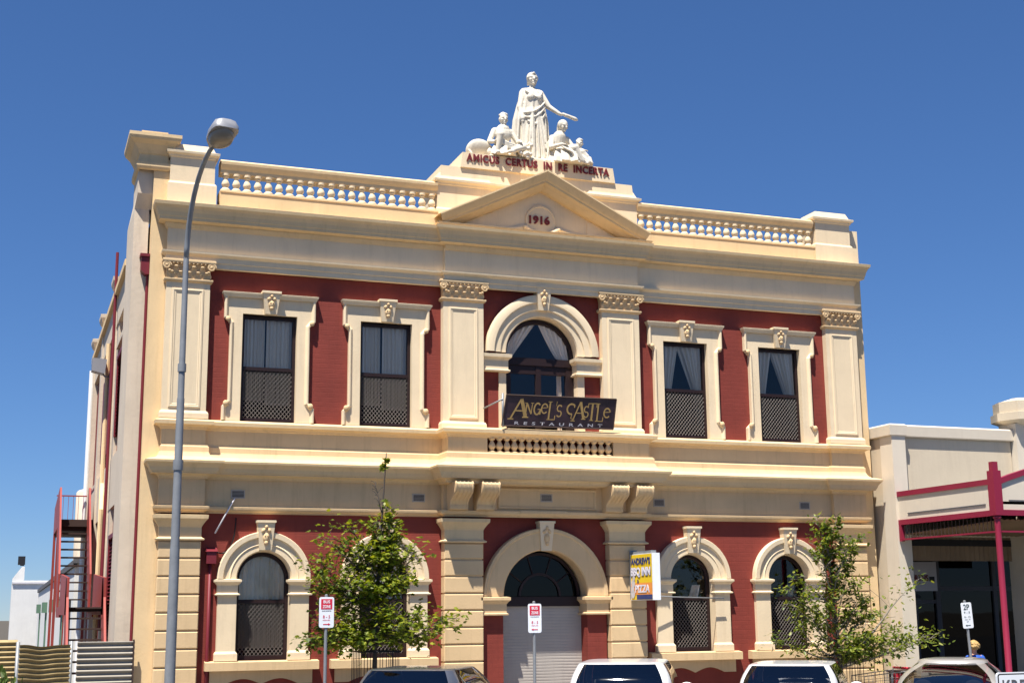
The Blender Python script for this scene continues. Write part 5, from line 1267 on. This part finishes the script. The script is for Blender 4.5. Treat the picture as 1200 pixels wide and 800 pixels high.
brs += [(.33, .0, .40, 1.25, .95), (.33, .12, .26, 1.3, .95), (.32, -.12, .33, 1.9, .9), (.33, .02, .42, 2.1, .9), (.34, .3, .26, 1.5, .9), (.34, -.3, .2, 1.4, .9), (.33, .05, .15, 1.2, .95),
        (.36, 3.1, .05, 1.15, .95), (.40, 3.3, .25, 1.2, .85), (.45, 2.9, .45, 1.05, .75), (.38, 3.0, .15, 1.0, .9), (.48, 3.2, .6, 1.1, .6), (.55, 2.95, .55, 1.0, .6),
        (.5, .3, .8, .9, .7), (.55, -.2, .95, .9, .65), (.62, 3.0, .75, .9, .6), (.7, 3.4, 1.0, .9, .5), (.75, .1, 1.1, .9, .5), (.8, 2.8, 1.2, .75, .5), (.85, .3, 1.0, .7, .5), (.95, .2, 1.3, .55, .5), (.9, 3.1, 1.1, .75, .45),
        (.34, 1.2, .3, .6, .95), (.36, -1.4, .25, .6, .95), (.38, -1.0, .3, .65, .95), (.33, -.6, .35, .75, .9), (.35, .6, .3, .7, .9)]
tree('thin sparse young tree with a long side branch in front of the right corner', (4.76, -2.2, .1), 2, dict(
    trunk=[(0, 0, 0), (.01, 0, .7), (.0, 0, 1.3), (-.05, 0, 2.0), (-.10, 0, 2.7), (-.12, 0, 3.3)], r0=.045, branches=brs, twigs=2, n1=5, n2=9, leaf=.088, lobes=4, tw=.8, mat='leafB'))

# wire guards round the trees and a dark bollard
def tree_guard(label, loc, w, h, grp):
    t = thing('tree_guard', label, 'tree guard', loc, 0, grp); g = MB()
    for z in (.25, h-.04): g.tube([(-w, -w, z), (w, -w, z), (w, w, z), (-w, w, z), (-w, -w, z)], .011, 6)
    n = 6
    for k in range(n+1):
        u = -w+2*w*k/n
        for s in (-1, 1): g.tube([(u, s*w, 0 if k in (0, n) else .25), (u, s*w, h)], .006, 5); g.tube([(s*w, u, .25), (s*w, u, h)], .006, 5)
    g.build('cage', 'black', t)
    return t
tree_guard('black wire guard around the trunk of the leafy tree', (-3.72, -2.2, .12), .30, 1.52, 'tree guards')
tree_guard('black wire guard around the trunk of the thin tree', (4.80, -2.2, .12), .26, 1.30, 'tree guards')

# shopping trolley and dark planter box beside the shop pier
tl = thing('shopping_trolley', 'wire shopping trolley with red handle standing by the shop pier', 'shopping trolley', (5.75, -2.0, .12))
bk = MB()
def lerp(a, b, t): return a+(b-a)*t
for k in range(11):
    u = k/10; x = lerp(-.50, .40, u); zt_ = lerp(.88, .96, u); zb = lerp(.50, .42, u); hw = lerp(.20, .27, u)
    bk.tube([(x, -hw, zt_), (x, -hw*.85, zb), (x, hw*.85, zb), (x, hw, zt_)], .004, 4)
for k in range(5):
    v = k/4
    for s in (-1, 1): bk.tube([(-.50, s*lerp(.17, .20, v), lerp(.50, .88, v)), (.40, s*lerp(.23, .27, v), lerp(.42, .96, v))], .004 if k < 4 else .009, 4)
    bk.tube([(-.50, -.19, lerp(.5, .88, v)), (-.50, .19, lerp(.5, .88, v))], .004, 4); bk.tube([(.40, -.25, lerp(.42, .96, v)), (.40, .25, lerp(.42, .96, v))], .004, 4)
bk.build('basket', 'trolley', tl)
ch = MB()
for s in (-1, 1): ch.tube([(.44, s*.26, 1.0), (.36, s*.25, .42), (.30, s*.25, .16), (-.46, s*.22, .14)], .012, 6); ch.tube([(-.46, s*.20, .14), (-.2, s*.2, .44)], .010, 6)
ch.build('chassis', 'trolley', tl)
MB().tube([(.46, -.28, 1.0), (.46, .28, 1.0)], .022, 8).build('handle', 'signred', tl, True)
MB().box(.405, .415, -.20, .20, .62, .90).build('seat_flap', 'signred', tl)
for sx, sy in ((-.42, -.2), (-.42, .2), (.32, -.24), (.32, .24)):
    MB().tube([(sx, sy-.018, .07), (sx, sy+.018, .07)], .06, 12).build('caster', 'tyre', tl, True, 40)
bn = thing('planter_box', 'low dark brown box standing under the verandah edge beside the trolley', 'box', (6.55, -1.6, .12))
MB().box(-.22, .28, -.2, .2, .0, .90).build('box', 'bin', bn); MB().box(-.25, .31, -.23, .23, .90, .945).build('lid', 'bin', bn)

# woman walking under the verandah, seen from behind
def woman():
    t = thing('person', 'woman with short wavy blonde hair and blue top walking away under the verandah', 'person', (7.27, -2.7, .118)); t.scale = (.95, .95, .93)
    m = MB()
    for s in (-1, 1):
        y = .13*s
        m.caps((s*.085, 0, .82), .085, (s*.08, y*.6+.02, .47), .062); m.caps((s*.08, y*.6+.02, .47), .058, (s*.08, y*1.2-.03, .09), .038)
        m.caps((s*.08, y*1.2-.05, .045), .035, (s*.085, y*1.2+.12, .03), .028)
    m.ell((0, 0, .86), (.165, .12, .13), 16, 10); m.caps((0, 0, .9), .125, (0, -.01, 1.08), .12); m.ell((0, .01, 1.18), (.17, .105, .17), 16, 10)
    for s in (-1, 1):
        m.caps((s*.06, 0, 1.28), .07, (s*.16, 0, 1.26), .055); m.caps((s*.165, 0, 1.26), .05, (s*.21, -.02-.05*s, 1.0), .04); m.caps((s*.21, -.02-.05*s, 1.0), .038, (s*.20, .08-.05*s, .78), .028)
        hand(m, (s*.20, .085-.05*s, .76), (0, .15, -1), s, .85)
    m.caps((0, .0, 1.29), .055, (0, .015, 1.40), .048)
    head(m, (0, .02, 1.475), .092, pi+.35, .05, 'none')
    body = fuse('body', m, 'skin', t, .011, 3)
    sh = MB(); robe(sh, [(.78, 0, 0, .185, .14, .5), (.9, 0, 0, .175, .135, .4), (1.05, 0, 0, .15, .135, .3), (1.2, 0, .0, .19, .125, .2), (1.28, 0, .0, .17, .10, .1), (1.325, 0, .0, .09, .075, 0)], 7, .012, 48)
    for s in (-1, 1): sh.caps((s*.14, 0, 1.255), .075, (s*.195, -.01-.03*s, 1.10), .062)
    fuse('blouse', sh, 'bluecloth', t, .011, 3)
    tr = MB(); tr.ell((0, 0, .84), (.175, .13, .14), 16, 10)
    for s in (-1, 1):
        y = .13*s; tr.caps((s*.085, 0, .82), .095, (s*.08, y*.6+.02, .47), .075); tr.caps((s*.08, y*.6+.02, .47), .075, (s*.08, y*1.2-.03, .12), .065)
    fuse('trousers', tr, 'greycloth', t, .012, 3)
    hr = MB(); rnd = random.Random(9)
    hr.ell((0, .0, 1.505), (.096, .105, .10), 16, 10)
    for k in range(60):
        a = rnd.uniform(0, 2*pi); e = rnd.uniform(-.5, 1.5); x, y, z = cos(a)*cos(e), sin(a)*cos(e), sin(e)
        if y > .45 and z < .5: continue
        hr.ell((x*.088, y*.095, 1.50+z*.09), (.026, .026, .022), 7, 5)
    fuse('hair', hr, 'hair', t, .008, 1)
woman()

# tall weeds by the far left fence
wd = MB(); rnd = random.Random(21)
for k in range(1500):
    a = rnd.uniform(0, 2*pi); r = .42*sqrt(rnd.random()); h = rnd.uniform(.2, 1.5)*(1-.45*(r/.42)**2)
    p = Vector((-9.3+r*cos(a)*1.1, -3.0+r*sin(a), h*1.0)); d = Vector((rnd.uniform(-.5, .5), rnd.uniform(-.5, .5), rnd.uniform(.1, 1)))
    leafmesh(wd, p, d, Vector((rnd.uniform(-1, 1), rnd.uniform(-1, 1), .3)), rnd.uniform(.06, .14), rnd, 4)
st = MB()
for k in range(60):
    a = rnd.uniform(0, 2*pi); r = .4*sqrt(rnd.random()); st.tube([(-9.3+r*cos(a)*.7, -3.0+r*sin(a)*.7, 0), (-9.3+r*cos(a), -3.0+r*sin(a), rnd.uniform(.8, 1.45))], .006, 4)
wt = thing('weed_bush', 'clump of tall green weeds before the yellowed iron fence at the left edge', 'plant')
wd.build('leaves', 'weed', wt); st.build('stems', 'weed', wt)
